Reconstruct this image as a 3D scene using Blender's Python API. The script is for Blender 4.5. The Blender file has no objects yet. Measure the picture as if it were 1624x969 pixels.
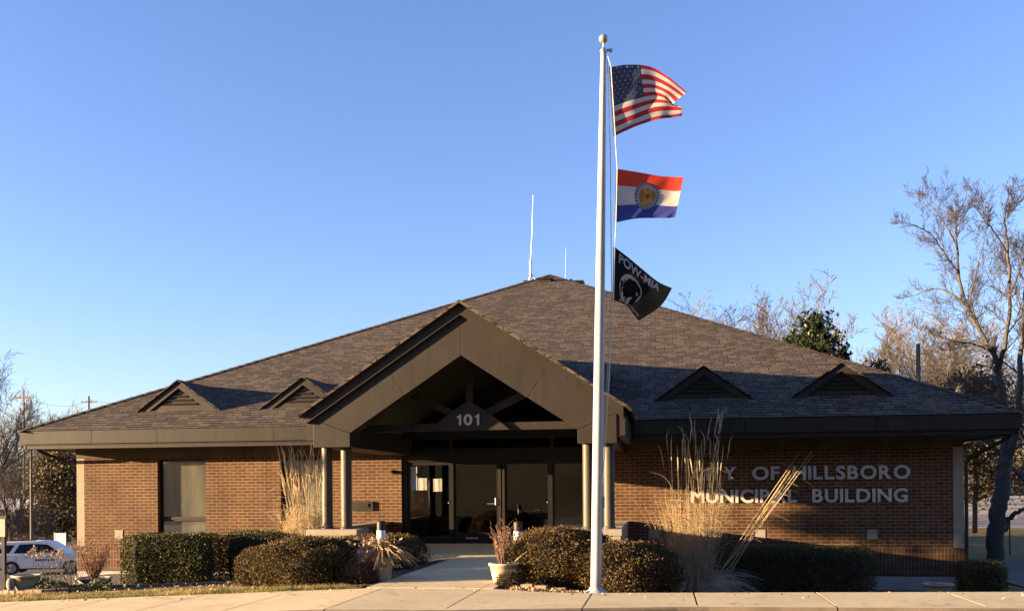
import bpy, bmesh, math, random
from mathutils import Vector, Matrix, Euler
R = math.radians
random.seed(7)
sc = bpy.context.scene
col = sc.collection

# ------------------------------------------------------------------ survey
# World axes follow the building: x runs along the front wall (0 = left corner), y goes away from the
# street, z up, z = 0 at the entrance floor. The camera stands in the street.
CAM = (16.03, -24.07, 1.41)
FW = Vector((-.1558, .9878, 0)); RT = Vector((.9878, .1558, 0))
FPX, YH, RHO = 1500., 775., .0075

def unroll(px, py):
    dx, dy = px-812, py-YH
    c, s = math.cos(RHO), math.sin(RHO)
    return 812+c*dx-s*dy, c*dy+s*dx
def at(px, py, Y):
    """point seen at photo position (px, py) at distance Y"""
    x, dy = unroll(px, py)
    p = Vector((CAM[0], CAM[1], 0)) + FW*Y + RT*((x-812)/FPX*Y)
    p.z = CAM[2]-dy/FPX*Y
    return p
def onv(px, py, v):
    """(x, z) where the sight line meets the vertical plane y = v"""
    a, b = at(px, py, 1.), at(px, py, 2.)
    d = b-a
    t = (v-a.y)/d.y
    p = a+d*t
    return p.x, p.z
def sstep(a, b, x):
    t = max(0., min(1., (x-a)/(b-a)))
    return t*t*(3-2*t)
def lerp(a, b, t): return a+(b-a)*t

# ------------------------------------------------------------------ ground heights
def zs(u): return -.045*max(0., min(12-u, 14.))
def back_edge(u):
    pts = [(-200, -10.9), (13.7, -10.9), (14.4, -11.25), (15, -11.3), (21, -10.62), (26, -10.5), (200, -10.5)]
    for (a, b), (c, d) in zip(pts, pts[1:]):
        if a <= u <= c: return lerp(b, d, (u-a)/(c-a))
    return -10.9
def front_edge(u):
    pts = [(-200, -13.5), (9, -13.5), (13.5, -13.3), (16.4, -12.7), (21, -12.45), (200, -12.4)]
    for (a, b), (c, d) in zip(pts, pts[1:]):
        if a <= u <= c: return lerp(b, d, (u-a)/(c-a))
    return -13.3
def hz(u, v):
    be = back_edge(u)
    if v < front_edge(u)-.02:
        z = zs(u)-.22
        if v < -34: z += (4.5*sstep(-27, -52, v)+46.*sstep(-50, -130, v))*sstep(-95, -45, u)  # slope across the street, with a high unseen hill added to block sky light
        return z
    if v <= be: return zs(u)-.12
    t = min(1., (v-be)/(-be))
    left = lerp(zs(u), -.87, t)
    right = lerp(-.03, -1.13, min(1., t*1.18)**.85)
    if u < 12:
        w = sstep(9.6, 11.7, u); z = lerp(left, -.05, w)
    else:
        w = sstep(13.7, 15.4, u); z = lerp(-.05, right, w)
    # the land falls away to the left, towards the car park
    d = sstep(1.5, -13, u)*sstep(-10.5, -2, v)
    z = lerp(z, -3.15, d)
    # right of the building
    if u > 23.4: z = lerp(z, -1.45, sstep(23.4, 27, u)*sstep(-10, -6, v))
    # far ground rises again
    if v > 12:
        if u < 8:
            z += 2.6*sstep(42, 120, v)
        else:
            k = sstep(8, 22, u)
            z += lerp(2.6*sstep(42, 120, v), -.25*sstep(10, 30, v)+1.9*sstep(44, 90, v)+1.6*sstep(95, 150, v), k)
    if v > 150: z += (v-150)*.02
    return z

# ------------------------------------------------------------------ mesh helper
class MB:
    def __init__(s): s.v = []; s.f = []; s.m = []
    def add(s, vs, fs, m=0):
        o = len(s.v); s.v += [tuple(p) for p in vs]
        for f in fs: s.f.append(tuple(i+o for i in f)); s.m.append(m)
    def box(s, x0, x1, y0, y1, z0, z1, m=0):
        s.add([(x0,y0,z0),(x1,y0,z0),(x1,y1,z0),(x0,y1,z0),(x0,y0,z1),(x1,y0,z1),(x1,y1,z1),(x0,y1,z1)],
              [(0,3,2,1),(4,5,6,7),(0,1,5,4),(1,2,6,5),(2,3,7,6),(3,0,4,7)], m)
    def prism(s, poly, a, b, axis='y', m=0):
        """poly of 2D points extruded from a to b along axis ('y': poly is (x,z), 'x': (y,z), 'z': (x,y))"""
        def P(p, w):
            if axis == 'y': return (p[0], w, p[1])
            if axis == 'x': return (w, p[0], p[1])
            return (p[0], p[1], w)
        n = len(poly)
        ar = sum(poly[i][0]*poly[(i+1)%n][1]-poly[(i+1)%n][0]*poly[i][1] for i in range(n))
        if (ar < 0) != (axis == 'y'): poly = poly[::-1]
        if axis == 'y': poly = poly
        vs = [P(p, a) for p in poly]+[P(p, b) for p in poly]
        fs = [tuple(range(n-1, -1, -1)), tuple(range(n, 2*n))]
        for i in range(n): fs.append((i, (i+1)%n, n+(i+1)%n, n+i))
        s.add(vs, fs, m)
    def quad(s, a, b, c, d, m=0): s.add([a,b,c,d], [(0,1,2,3)], m)
    def tube(s, path, rad, n=8, caps=True, m=0):
        path = [Vector(p) for p in path]
        if not hasattr(rad, '__len__'): rad = [rad]*len(path)
        o = len(s.v); up = None
        for i, p in enumerate(path):
            d = (path[min(i+1, len(path)-1)]-path[max(i-1, 0)])
            if d.length < 1e-9: d = Vector((0,0,1))
            d.normalize()
            if up is None:
                up = Vector((1,0,0)) if abs(d.x) < .9 else Vector((0,1,0))
            a = d.cross(up)
            if a.length < 1e-6: a = d.cross(Vector((0,1,.3)))
            a.normalize(); b = d.cross(a).normalized(); up = -b if False else up
            for k in range(n):
                t = 2*math.pi*k/n
                q = p+(a*math.cos(t)+b*math.sin(t))*rad[i]
                s.v.append((q.x,q.y,q.z))
        for i in range(len(path)-1):
            for k in range(n):
                s.f.append((o+i*n+k, o+i*n+(k+1)%n, o+(i+1)*n+(k+1)%n, o+(i+1)*n+k)); s.m.append(m)
        if caps:
            s.f.append(tuple(o+k for k in range(n-1,-1,-1))); s.m.append(m)
            e = o+(len(path)-1)*n
            s.f.append(tuple(e+k for k in range(n))); s.m.append(m)
    def lathe(s, prof, n=24, c=(0,0,0), m=0):
        o = len(s.v)
        for r, z in prof:
            for k in range(n):
                t = 2*math.pi*k/n
                s.v.append((c[0]+r*math.cos(t), c[1]+r*math.sin(t), c[2]+z))
        for i in range(len(prof)-1):
            for k in range(n):
                s.f.append((o+i*n+k, o+i*n+(k+1)%n, o+(i+1)*n+(k+1)%n, o+(i+1)*n+k)); s.m.append(m)
        s.f.append(tuple(o+k for k in range(n-1,-1,-1))); s.m.append(m)
        e = o+(len(prof)-1)*n
        s.f.append(tuple(e+k for k in range(n))); s.m.append(m)
    def sphere(s, c, r, n=12, k=8, m=0, sq=(1,1,1)):
        prof = []
        o = len(s.v)
        for i in range(k+1):
            a = -math.pi/2+math.pi*i/k
            for j in range(n):
                t = 2*math.pi*j/n
                s.v.append((c[0]+r*sq[0]*math.cos(a)*math.cos(t), c[1]+r*sq[1]*math.cos(a)*math.sin(t), c[2]+r*sq[2]*math.sin(a)))
        for i in range(k):
            for j in range(n):
                s.f.append((o+i*n+j, o+i*n+(j+1)%n, o+(i+1)*n+(j+1)%n, o+(i+1)*n+j)); s.m.append(m)
    def build(s, name, mats, parent=None, smooth=False, bevel=0, uv=True, auto=None):
        me = bpy.data.meshes.new(name)
        me.from_pydata(s.v, [], s.f)
        if not isinstance(mats, (list, tuple)): mats = [mats]
        for mt in mats: me.materials.append(mt)
        if len(mats) > 1: me.polygons.foreach_set('material_index', s.m)
        if uv:
            L = me.uv_layers.new(name='UVMap')
            data = [0.]*(2*len(me.loops))
            for p in me.polygons:
                n = p.normal
                if abs(n.z) > .999: t, b = Vector((1,0,0)), Vector((0,1,0))
                else:
                    t = Vector((0,0,1)).cross(n).normalized(); b = n.cross(t)
                    if t.x+t.y < 0: t = -t
                for li in p.loop_indices:
                    co = me.vertices[me.loops[li].vertex_index].co
                    data[2*li] = co.dot(t); data[2*li+1] = co.dot(b)
            L.data.foreach_set('uv', data)
        if smooth: me.polygons.foreach_set('use_smooth', [True]*len(me.polygons))
        me.update()
        o = bpy.data.objects.new(name, me); col.objects.link(o)
        if parent is not None: o.parent = parent
        if bevel:
            b = o.modifiers.new('bevel', 'BEVEL'); b.width = bevel; b.segments = 2; b.limit_method = 'ANGLE'
        return o

def tag(o, label=None, cat=None, group=None, kind=None):
    if label: o['label'] = label
    if cat: o['category'] = cat
    if group: o['group'] = group
    if kind: o['kind'] = kind
    return o
def thing(name, label, cat, loc=(0,0,0), rz=0, group=None):
    o = bpy.data.objects.new(name, None); col.objects.link(o)
    o.empty_display_size = .2
    o.location = loc; o.rotation_euler = (0,0,rz)
    return tag(o, label, cat, group)
def dup(o, loc=None, rz=None, scale=None, label=None, parent=None):
    c = o.copy(); col.objects.link(c)
    if parent is not None: c.parent = parent
    if loc is not None: c.location = loc
    if rz is not None: c.rotation_euler = (0,0,rz)
    if scale is not None: c.scale = scale
    if label: c['label'] = label
    for ch in [x for x in o.children]: dup(ch, parent=c)
    return c

# ------------------------------------------------------------------ materials
class NT:
    def __init__(s, name):
        s.m = bpy.data.materials.new(name); s.m.use_nodes = True
        s.t = s.m.node_tree; s.b = s.t.nodes['Principled BSDF']
        s.out = s.t.nodes['Material Output']
    def n(s, t, **kw):
        x = s.t.nodes.new(t)
        for k, v in kw.items():
            if hasattr(x, k) and k not in ('Scale',): setattr(x, k, v)
        return x
    def l(s, a, b): s.t.links.new(a, b)
    def coord(s, kind='Object'): return s.n('ShaderNodeTexCoord').outputs[kind]
    def noise(s, scale, detail=4, vec=None, rough=.55):
        x = s.n('ShaderNodeTexNoise'); x.inputs['Scale'].default_value = scale
        x.inputs['Detail'].default_value = detail; x.inputs['Roughness'].default_value = rough
        s.l(vec if vec is not None else s.coord(), x.inputs['Vector'])
        return x
    def ramp(s, fac, stops):
        r = s.n('ShaderNodeValToRGB'); e = r.color_ramp.elements
        while len(e) < len(stops): e.new(.5)
        for el, (p, c) in zip(e, stops): el.position = p; el.color = (*c, 1)
        s.l(fac, r.inputs['Fac']); return r.outputs['Color']
    def mix(s, fac, a, b, mode='MIX'):
        x = s.n('ShaderNodeMix'); x.data_type = 'RGBA'; x.blend_type = mode
        for v, i in ((fac, 0), (a, 6), (b, 7)):
            if hasattr(v, 'links'): s.l(v, x.inputs[i])
            else: x.inputs[i].default_value = v if i == 0 else (*v, 1)
        return x.outputs[2]
    def bump(s, h, strength=.3, dist=.01):
        b = s.n('ShaderNodeBump'); b.inputs['Strength'].default_value = strength
        b.inputs['Distance'].default_value = dist
        s.l(h, b.inputs['Height']); s.l(b.outputs['Normal'], s.b.inputs['Normal'])
    def base(s, c):
        if hasattr(c, 'links'): s.l(c, s.b.inputs['Base Color'])
        else: s.b.inputs['Base Color'].default_value = (*c, 1)
    def rough(s, r):
        if hasattr(r, 'links'): s.l(r, s.b.inputs['Roughness'])
        else: s.b.inputs['Roughness'].default_value = r
def mul(c, k): return tuple(min(1., x*k) for x in c)
def pbr(name, c, rough=.6, var=.18, scale=6, bump=0, bscale=60, metal=0, spec=None, trans=0, dirt=0):
    t = NT(name)
    n = t.noise(scale, 5)
    cc = t.ramp(n.outputs['Fac'], [(.3, mul(c, 1-var)), (.7, mul(c, 1+var))])
    if dirt:
        d = t.noise(scale*.35, 6)
        f = t.ramp(d.outputs['Fac'], [(.5, (0,0,0)), (.75, (dirt,)*3)])
        cc = t.mix(f, cc, mul(c, .45))
    t.base(cc); t.rough(rough); t.b.inputs['Metallic'].default_value = metal
    if spec is not None: t.b.inputs['Specular IOR Level'].default_value = spec
    if bump: t.bump(t.noise(bscale, 5).outputs['Fac'], bump, .01)
    if trans:
        tr = t.n('ShaderNodeBsdfTranslucent'); t.l(cc, tr.inputs['Color'])
        mx = t.n('ShaderNodeMixShader'); mx.inputs[0].default_value = trans
        t.l(t.b.outputs[0], mx.inputs[1]); t.l(tr.outputs[0], mx.inputs[2]); t.l(mx.outputs[0], t.out.inputs['Surface'])
    return t.m
def brick(name, c1, c2, mortar, bw, rh, ms, off=.5, bump=.5, rough=.85, vary=.42, spec=.2):
    t = NT(name)
    uv = t.coord('UV')
    b = t.n('ShaderNodeTexBrick'); b.offset = off; b.offset_frequency = 2; b.squash = 1
    b.inputs['Scale'].default_value = 1
    for k, v in (('Color1', c1), ('Color2', c2), ('Mortar', mortar)): b.inputs[k].default_value = (*v, 1)
    b.inputs['Mortar Size'].default_value = ms; b.inputs['Mortar Smooth'].default_value = .15
    b.inputs['Brick Width'].default_value = bw; b.inputs['Row Height'].default_value = rh
    t.l(uv, b.inputs['Vector'])
    n1 = t.noise(1.1, 5, uv); n2 = t.noise(45, 4, uv)
    cc = t.mix(1., b.outputs['Color'], t.ramp(n1.outputs['Fac'], [(.3, (1-vary,)*3), (.7, (1,)*3)]), 'MULTIPLY')
    cc = t.mix(1., cc, t.ramp(n2.outputs['Fac'], [(.3, (.8,)*3), (.7, (1.,)*3)]), 'MULTIPLY')
    mp = t.n('ShaderNodeMapping'); mp.inputs['Scale'].default_value = (2.2, .3, 1); t.l(uv, mp.inputs[0])
    n3 = t.noise(1.6, 6, mp.outputs[0], .65)
    cc = t.mix(1., cc, t.ramp(n3.outputs['Fac'], [(.3, (.78,.78,.80)), (.5, (1,1,1)), (.75, (1.10,1.08,1.05))]), 'MULTIPLY')
    t.base(cc); t.rough(rough); t.b.inputs['Specular IOR Level'].default_value = spec
    inv = t.n('ShaderNodeMath', operation='SUBTRACT'); inv.inputs[0].default_value = 1
    t.l(b.outputs['Fac'], inv.inputs[1])
    ad = t.n('ShaderNodeMath', operation='MULTIPLY_ADD'); t.l(n2.outputs['Fac'], ad.inputs[0]); ad.inputs[1].default_value = .3
    t.l(inv.outputs[0], ad.inputs[2])
    t.bump(ad.outputs[0], bump, .006)
    return t.m

M = {}
M['brick'] = brick('brick', (.140,.066,.030), (.095,.043,.020), (.26,.185,.105), .25, .0836, .0085, bump=.35)
M['soldier'] = brick('soldier_brick', (.125,.058,.028), (.088,.040,.021), (.21,.15,.09), .0836, .226, .0085, off=0., bump=.35)
M['stone'] = pbr('cast_stone', (.27,.225,.165), .85, .1, 3, .15, 80)
M['frieze'] = brick('frieze_stone', (.135,.10,.066), (.12,.092,.06), (.07,.054,.04), .62, .5, .006, bump=.2, off=0.)
M['concrete'] = pbr('foundation_concrete', (.33,.31,.29), .9, .15, 2, .2, 40, dirt=.4)
def shingle_mat():
    t = NT('roof_shingle')
    uv = t.coord('UV')
    b = t.n('ShaderNodeTexBrick'); b.offset = .37; b.offset_frequency = 2; b.squash = 1.35; b.squash_frequency = 3
    b.inputs['Scale'].default_value = 1
    b.inputs['Color1'].default_value = (.124,.099,.077,1); b.inputs['Color2'].default_value = (.076,.062,.050,1); b.inputs['Mortar'].default_value = (.034,.027,.022,1)
    b.inputs['Mortar Size'].default_value = .012; b.inputs['Mortar Smooth'].default_value = .6
    b.inputs['Brick Width'].default_value = .25; b.inputs['Row Height'].default_value = .175
    t.l(uv, b.inputs['Vector'])
    mp = t.n('ShaderNodeMapping'); mp.inputs['Scale'].default_value = (1.6, .22, 1); t.l(uv, mp.inputs[0])
    n1 = t.noise(.9, 6, mp.outputs[0]); n2 = t.noise(60, 5, uv, .8)
    cc = t.mix(1., b.outputs['Color'], t.ramp(n1.outputs['Fac'], [(.3, (.85,)*3), (.7, (1.08,)*3)]), 'MULTIPLY')
    cc = t.mix(1., cc, t.ramp(n2.outputs['Fac'], [(.3, (.55,)*3), (.7, (1.35,)*3)]), 'MULTIPLY')
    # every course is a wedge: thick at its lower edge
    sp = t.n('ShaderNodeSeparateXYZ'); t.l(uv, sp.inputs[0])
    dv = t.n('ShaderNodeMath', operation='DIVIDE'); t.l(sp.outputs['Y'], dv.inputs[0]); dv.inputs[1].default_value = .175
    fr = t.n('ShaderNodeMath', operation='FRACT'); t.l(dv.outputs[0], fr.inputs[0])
    # laminated shingles: dark granule band painted as the shadow line under raised tabs
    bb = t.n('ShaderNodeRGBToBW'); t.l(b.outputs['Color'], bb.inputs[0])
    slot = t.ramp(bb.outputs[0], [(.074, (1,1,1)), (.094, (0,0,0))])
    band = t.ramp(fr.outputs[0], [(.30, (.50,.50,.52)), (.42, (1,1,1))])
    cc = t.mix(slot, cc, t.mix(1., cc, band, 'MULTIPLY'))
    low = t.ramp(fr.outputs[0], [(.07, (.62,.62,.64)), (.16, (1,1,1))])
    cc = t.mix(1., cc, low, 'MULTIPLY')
    t.base(cc); t.rough(.95); t.b.inputs['Specular IOR Level'].default_value = .08
    om = t.n('ShaderNodeMath', operation='SUBTRACT'); om.inputs[0].default_value = 1; t.l(fr.outputs[0], om.inputs[1])
    sb = t.n('ShaderNodeMath', operation='SUBTRACT'); t.l(om.outputs[0], sb.inputs[0]); t.l(b.outputs['Fac'], sb.inputs[1])
    bw = t.n('ShaderNodeRGBToBW'); t.l(b.outputs['Color'], bw.inputs[0])
    ad = t.n('ShaderNodeMath', operation='MULTIPLY_ADD'); t.l(bw.outputs[0], ad.inputs[0]); ad.inputs[1].default_value = 7.; t.l(sb.outputs[0], ad.inputs[2])
    t.bump(ad.outputs[0], .8, .016)
    return t.m
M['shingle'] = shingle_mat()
def metal_mat():
    c = (.0265,.0215,.0155); t = NT('bronze_metal_panel')
    mp = t.n('ShaderNodeMapping'); mp.inputs['Scale'].default_value = (3.5, 3.5, .35); t.l(t.coord(), mp.inputs[0])
    st = t.noise(2.2, 6, mp.outputs[0], .7); bl = t.noise(1.1, 5); gr = t.noise(28, 4)
    cc = t.ramp(bl.outputs['Fac'], [(.3, mul(c,.86)), (.7, mul(c,1.16))])
    cc = t.mix(1., cc, t.ramp(st.outputs['Fac'], [(.34, (.66,.66,.68)), (.52, (1,1,1)), (.74, (1.16,1.15,1.12))]), 'MULTIPLY')
    cc = t.mix(1., cc, t.ramp(gr.outputs['Fac'], [(.3, (.9,)*3), (.7, (1.06,)*3)]), 'MULTIPLY')
    t.base(cc); t.rough(t.ramp(st.outputs['Fac'], [(.3, (.62,)*3), (.7, (.48,)*3)])); t.b.inputs['Specular IOR Level'].default_value = .25
    t.bump(t.noise(1.7, 2).outputs['Fac'], .25, .02)
    return t.m
M['bronze'] = metal_mat()
M['bronze_dark'] = pbr('dark_bronze_trim', (.02,.016,.012), .5, .1, 2, spec=.3)
M['black'] = pbr('black_anodized_frame', (.012,.011,.011), .42, .2, 3, spec=.35)
M['column'] = pbr('column_paint', (.062,.052,.037), .5, .1, 3, .06, 15, spec=.3)
M['letter'] = pbr('grey_letter', (.46,.43,.385), .5, .06, 4, spec=.3)
M['alu'] = pbr('white_painted_pole', (.34,.345,.33), .4, .12, 1.4, spec=.45, dirt=.25)
M['steel'] = pbr('brushed_steel', (.5,.5,.48), .35, .1, 12, metal=.8)
M['gold'] = pbr('weathered_gold_ball', (.45,.40,.28), .35, .1, 12, metal=.6)
M['rope'] = pbr('halyard_rope', (.55,.50,.40), .8, .1, 30)
M['white'] = pbr('white_paint', (.78,.78,.76), .4, .05, 3, spec=.5)
M['whiteply'] = pbr('white_sign_board', (.36,.39,.43), .5, .05, 3)
M['paper'] = pbr('white_paper', (.30,.285,.235), .8, .25, 22)
M['bluepaper'] = pbr('pale_blue_paper', (.30,.36,.42), .8, .08, 9)
def blind_mat():
    t = NT('window_blind'); mp = t.n('ShaderNodeMapping'); mp.inputs['Scale'].default_value = (2.6, 1, .35); t.l(t.coord(), mp.inputs[0])
    n = t.noise(1.3, 5, mp.outputs[0]); t.base(t.ramp(n.outputs['Fac'], [(.32, (.26,.25,.22)), (.5, (.42,.40,.34)), (.68, (.58,.54,.46))])); t.rough(.8)
    return t.m
M['blind'] = blind_mat()
M['wall_in'] = pbr('lobby_wall', (.11,.10,.09), .8, .1, 1)
M['floor_in'] = pbr('lobby_floor', (.13,.11,.10), .35, .2, 2)
M['desk'] = pbr('desk_laminate', (.34,.33,.31), .5, .1, 3)
M['asphalt'] = pbr('asphalt', (.058,.056,.054), .9, .25, .7, .4, 90, dirt=.3)
M['road'] = pbr('worn_road', (.26,.235,.21), .9, .15, .3, .3, 60)
M['tyre'] = pbr('tyre_rubber', (.02,.02,.02), .8, .1, 9)
M['rim'] = pbr('wheel_rim', (.45,.45,.45), .35, .1, 9, metal=.7)
M['pot'] = pbr('planter_resin', (.36,.30,.21), .75, .12, 5, .1, 30, dirt=.25)
M['soil'] = pbr('potting_soil', (.04,.028,.02), .95, .4, 30, .5, 80)
M['mulch'] = pbr('bark_mulch', (.075,.05,.035), .95, .5, 22, .9, 35)
M['edging'] = pbr('edging_brick', (.17,.115,.075), .9, .3, 9, .3, 40)
M['rock'] = pbr('grey_rock', (.22,.20,.18), .9, .3, 7, .4, 20)
M['wood'] = pbr('weathered_wood', (.30,.24,.18), .85, .25, 5, .3, 30)
M['polewood'] = pbr('utility_pole_wood', (.12,.10,.08), .9, .2, 3)
M['wire'] = pbr('wire', (.06,.055,.05), .6, .1, 3)
M['bark'] = pbr('grey_bark', (.060,.050,.041), .95, .35, 9, .6, 30)
M['twig_tan'] = pbr('tan_twigs', (.155,.125,.095), .9, .3, 4)
M['twig_grey'] = pbr('grey_brown_twigs', (.068,.058,.050), .9, .3, 4)
M['twig_red'] = pbr('reddish_dry_twigs', (.15,.080,.045), .9, .3, 8)
M['bark_dark'] = pbr('dark_bark', (.055,.043,.034), .95, .35, 9, .6, 30)
def leaf(name, a, b, c, rough=.55, trans=.15, scale=60):
    t = NT(name)
    n = t.noise(scale, 2)
    cc = t.ramp(n.outputs['Fac'], [(.30, a), (.5, b), (.72, c)])
    n2 = t.noise(3.2, 5, None, .65)
    cc = t.mix(1., cc, t.ramp(n2.outputs['Fac'], [(.30, (.55,.60,.62)), (.5, (.95,.95,.95)), (.70, (1.35,1.15,.95))]), 'MULTIPLY')
    t.base(cc); t.rough(rough); t.b.inputs['Specular IOR Level'].default_value = .25
    tr = t.n('ShaderNodeBsdfTranslucent'); t.l(cc, tr.inputs['Color'])
    mx = t.n('ShaderNodeMixShader'); mx.inputs[0].default_value = trans
    t.l(t.b.outputs[0], mx.inputs[1]); t.l(tr.outputs[0], mx.inputs[2]); t.l(mx.outputs[0], t.out.inputs['Surface'])
    return t.m
M['box_leaf'] = leaf('boxwood_leaf', (.030,.040,.010), (.07,.072,.018), (.155,.118,.036), .7)
M['yew_leaf'] = leaf('yew_needles', (.032,.027,.010), (.082,.056,.019), (.165,.102,.034), .8)
M['dry_bush'] = leaf('dry_stems', (.05,.031,.019), (.10,.064,.040), (.16,.11,.07), .85)
M['magnolia'] = leaf('magnolia_leaf', (.012,.020,.009), (.024,.034,.014), (.075,.07,.042), .35, .1, 9)
M['cedar'] = leaf('cedar_foliage', (.035,.033,.015), (.085,.066,.03), (.15,.11,.055), .7, .1, 5)
M['straw'] = leaf('straw_blades', (.40,.30,.165), (.54,.425,.25), (.66,.55,.36), .6, .3, 14)
M['strawgrey'] = leaf('weathered_straw', (.42,.35,.26), (.56,.47,.36), (.68,.58,.45), .7, .25, 14)
M['dryleaf'] = leaf('dry_leaf', (.22,.14,.075), (.36,.25,.14), (.52,.40,.26), .8, .2, 22)
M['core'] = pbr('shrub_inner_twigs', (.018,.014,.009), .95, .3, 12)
M['grassblade'] = leaf('winter_lawn_blades', (.10,.11,.03), (.22,.19,.07), (.42,.33,.16), .8, .25, 3)
M['groundcover'] = leaf('creeping_juniper', (.03,.045,.02), (.07,.085,.035), (.13,.13,.06), .7, .1, 30)
def ground_mat():
    t = NT('winter_ground')
    a = t.noise(.10, 6); b = t.noise(2.2, 6); c = t.noise(35, 4)
    c1 = t.ramp(a.outputs['Fac'], [(.35, (.11,.10,.04)), (.5, (.20,.16,.075)), (.68, (.27,.20,.11))])
    c2 = t.ramp(b.outputs['Fac'], [(.3, (.09,.085,.035)), (.55, (.20,.155,.075)), (.8, (.30,.23,.13))])
    cc = t.mix(.5, c1, c2)
    cc = t.mix(1., cc, t.ramp(c.outputs['Fac'], [(.3, (.6,)*3), (.7, (1.15,)*3)]), 'MULTIPLY')
    t.base(cc); t.rough(1.); t.b.inputs['Specular IOR Level'].default_value = .05
    t.bump(c.outputs['Fac'], .7, .04)
    return t.m
M['ground'] = ground_mat()
def walk_mat():
    t = NT('sidewalk_concrete')
    a = t.noise(.8, 6); b = t.noise(9, 6); c = t.noise(140, 3)
    cc = t.ramp(a.outputs['Fac'], [(.3, (.57,.45,.25)), (.7, (.68,.545,.31))])
    cc = t.mix(1., cc, t.ramp(b.outputs['Fac'], [(.3, (.84,)*3), (.62, (1,)*3)]), 'MULTIPLY')
    cc = t.mix(1., cc, t.ramp(c.outputs['Fac'], [(.3, (.80,)*3), (.7, (1.05,)*3)]), 'MULTIPLY')
    d = t.noise(2.3, 8, None, .7)
    cc = t.mix(1., cc, t.ramp(d.outputs['Fac'], [(.30, (.72,.70,.68)), (.44, (1,1,1))]), 'MULTIPLY')
    vo = t.n('ShaderNodeTexVoronoi'); vo.feature = 'DISTANCE_TO_EDGE'; vo.inputs['Scale'].default_value = .42
    wv = t.noise(3.0, 5); av = t.n('ShaderNodeVectorMath', operation='MULTIPLY_ADD'); t.l(wv.outputs['Color'], av.inputs[0]); av.inputs[1].default_value = (.5,.5,.5); t.l(t.coord(), av.inputs[2])
    t.l(av.outputs[0], vo.inputs['Vector'])
    ck = t.ramp(vo.outputs['Distance'], [(.0, (.5,.48,.45)), (.006, (1,1,1))])
    pm = t.noise(.35, 2); cm = t.ramp(pm.outputs['Fac'], [(.52, (0,0,0)), (.56, (1,1,1))])
    cc = t.mix(cm, cc, t.mix(1., cc, ck, 'MULTIPLY'))
    t.base(cc); t.rough(.9); t.b.inputs['Specular IOR Level'].default_value = .2
    t.bump(c.outputs['Fac'], .25, .004)
    return t.m
M['walk'] = walk_mat()
M['kerbface'] = pbr('stained_kerb_concrete', (.17,.13,.085), .9, .3, 2.5, .3, 50, dirt=.5)
def glass(name, tint=(.75,.78,.76), refl=1.0):
    t = NT(name)
    t.t.nodes.remove(t.b)
    tr = t.n('ShaderNodeBsdfTransparent'); tr.inputs[0].default_value = (*tint, 1)
    gl = t.n('ShaderNodeBsdfGlossy'); gl.inputs['Roughness'].default_value = .015; gl.inputs[0].default_value = (.95,.97,1,1)
    n = t.noise(.9, 2)
    bp = t.n('ShaderNodeBump'); bp.inputs['Strength'].default_value = .06; bp.inputs['Distance'].default_value = .05
    t.l(n.outputs['Fac'], bp.inputs['Height']); t.l(bp.outputs[0], gl.inputs['Normal'])
    fr = t.n('ShaderNodeLayerWeight'); fr.inputs[0].default_value = .5
    pw = t.n('ShaderNodeMath', operation='POWER'); t.l(fr.outputs['Facing'], pw.inputs[0]); pw.inputs[1].default_value = 5
    ad = t.n('ShaderNodeMath', operation='MULTIPLY_ADD'); t.l(pw.outputs[0], ad.inputs[0]); ad.inputs[1].default_value = .9-.08*refl; ad.inputs[2].default_value = .08*refl
    mx = t.n('ShaderNodeMixShader'); t.l(ad.outputs[0], mx.inputs[0]); t.l(tr.outputs[0], mx.inputs[1]); t.l(gl.outputs[0], mx.inputs[2])
    t.l(mx.outputs[0], t.out.inputs['Surface'])
    return t.m
M['glass'] = glass('tinted_door_glass', (.28,.28,.27), 1.15)
M['glass_win'] = glass('window_glass', (.84,.84,.82), 1.8)
M['carglass'] = pbr('dark_car_glass', (.012,.014,.017), .12, .1, 2, spec=.15)
M['carpaint'] = pbr('white_car_paint', (.76,.72,.64), .4, .03, 2, spec=.3)
M['carblack'] = pbr('black_plastic', (.02,.02,.02), .6, .1, 5)
M['redlens'] = pbr('red_lens', (.35,.02,.015), .2, .1, 5)
def cloth(name, c): return pbr(name, c, .75, .06, 5, .15, 40, trans=.35, spec=.15)
M['f_red'] = cloth('flag_red', (.40,.035,.038)); M['f_white'] = cloth('flag_white', (.55,.51,.44)); M['f_navy'] = cloth('flag_navy', (.06,.066,.105))
M['f_red2'] = cloth('flag_bright_red', (.66,.06,.03)); M['f_blue'] = cloth('flag_blue', (.055,.07,.27)); M['f_black'] = cloth('flag_black', (.008,.008,.009))
M['f_gold'] = cloth('flag_gold', (.62,.36,.07)); M['f_orange'] = cloth('flag_orange', (.56,.24,.05)); M['f_pale'] = cloth('flag_pale', (.60,.55,.48))

# ------------------------------------------------------------------ setting: ground, street, pavement
def axis_lines(spans):
    out = []
    for a, b, st in spans:
        n = max(1, round((b-a)/st))
        out += [a+(b-a)*i/n for i in range(n)]
    out.append(spans[-1][1]); return out
xs = axis_lines([(-700,-200,60),(-200,-60,12),(-60,-6,2),(-6,36,.6),(36,80,3),(80,200,12),(200,700,60)])
ys = axis_lines([(-500,-120,40),(-120,-16,5),(-16,-13.6,.6),(-13.6,-10.2,.17),(-10.2,2,.5),(2,30,1.5),(30,160,5),(160,700,45)])
g = MB()
rg = random.Random(3)
for y in ys:
    for x in xs:
        b = hz(x, y)
        if back_edge(x)+.4 < y < 40: b += rg.uniform(-.012, .012)
        g.v.append((x, y, b))
nx = len(xs)
for j in range(len(ys)-1):
    for i in range(nx-1):
        g.f.append((j*nx+i, j*nx+i+1, (j+1)*nx+i+1, (j+1)*nx+i)); g.m.append(0)
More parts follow.
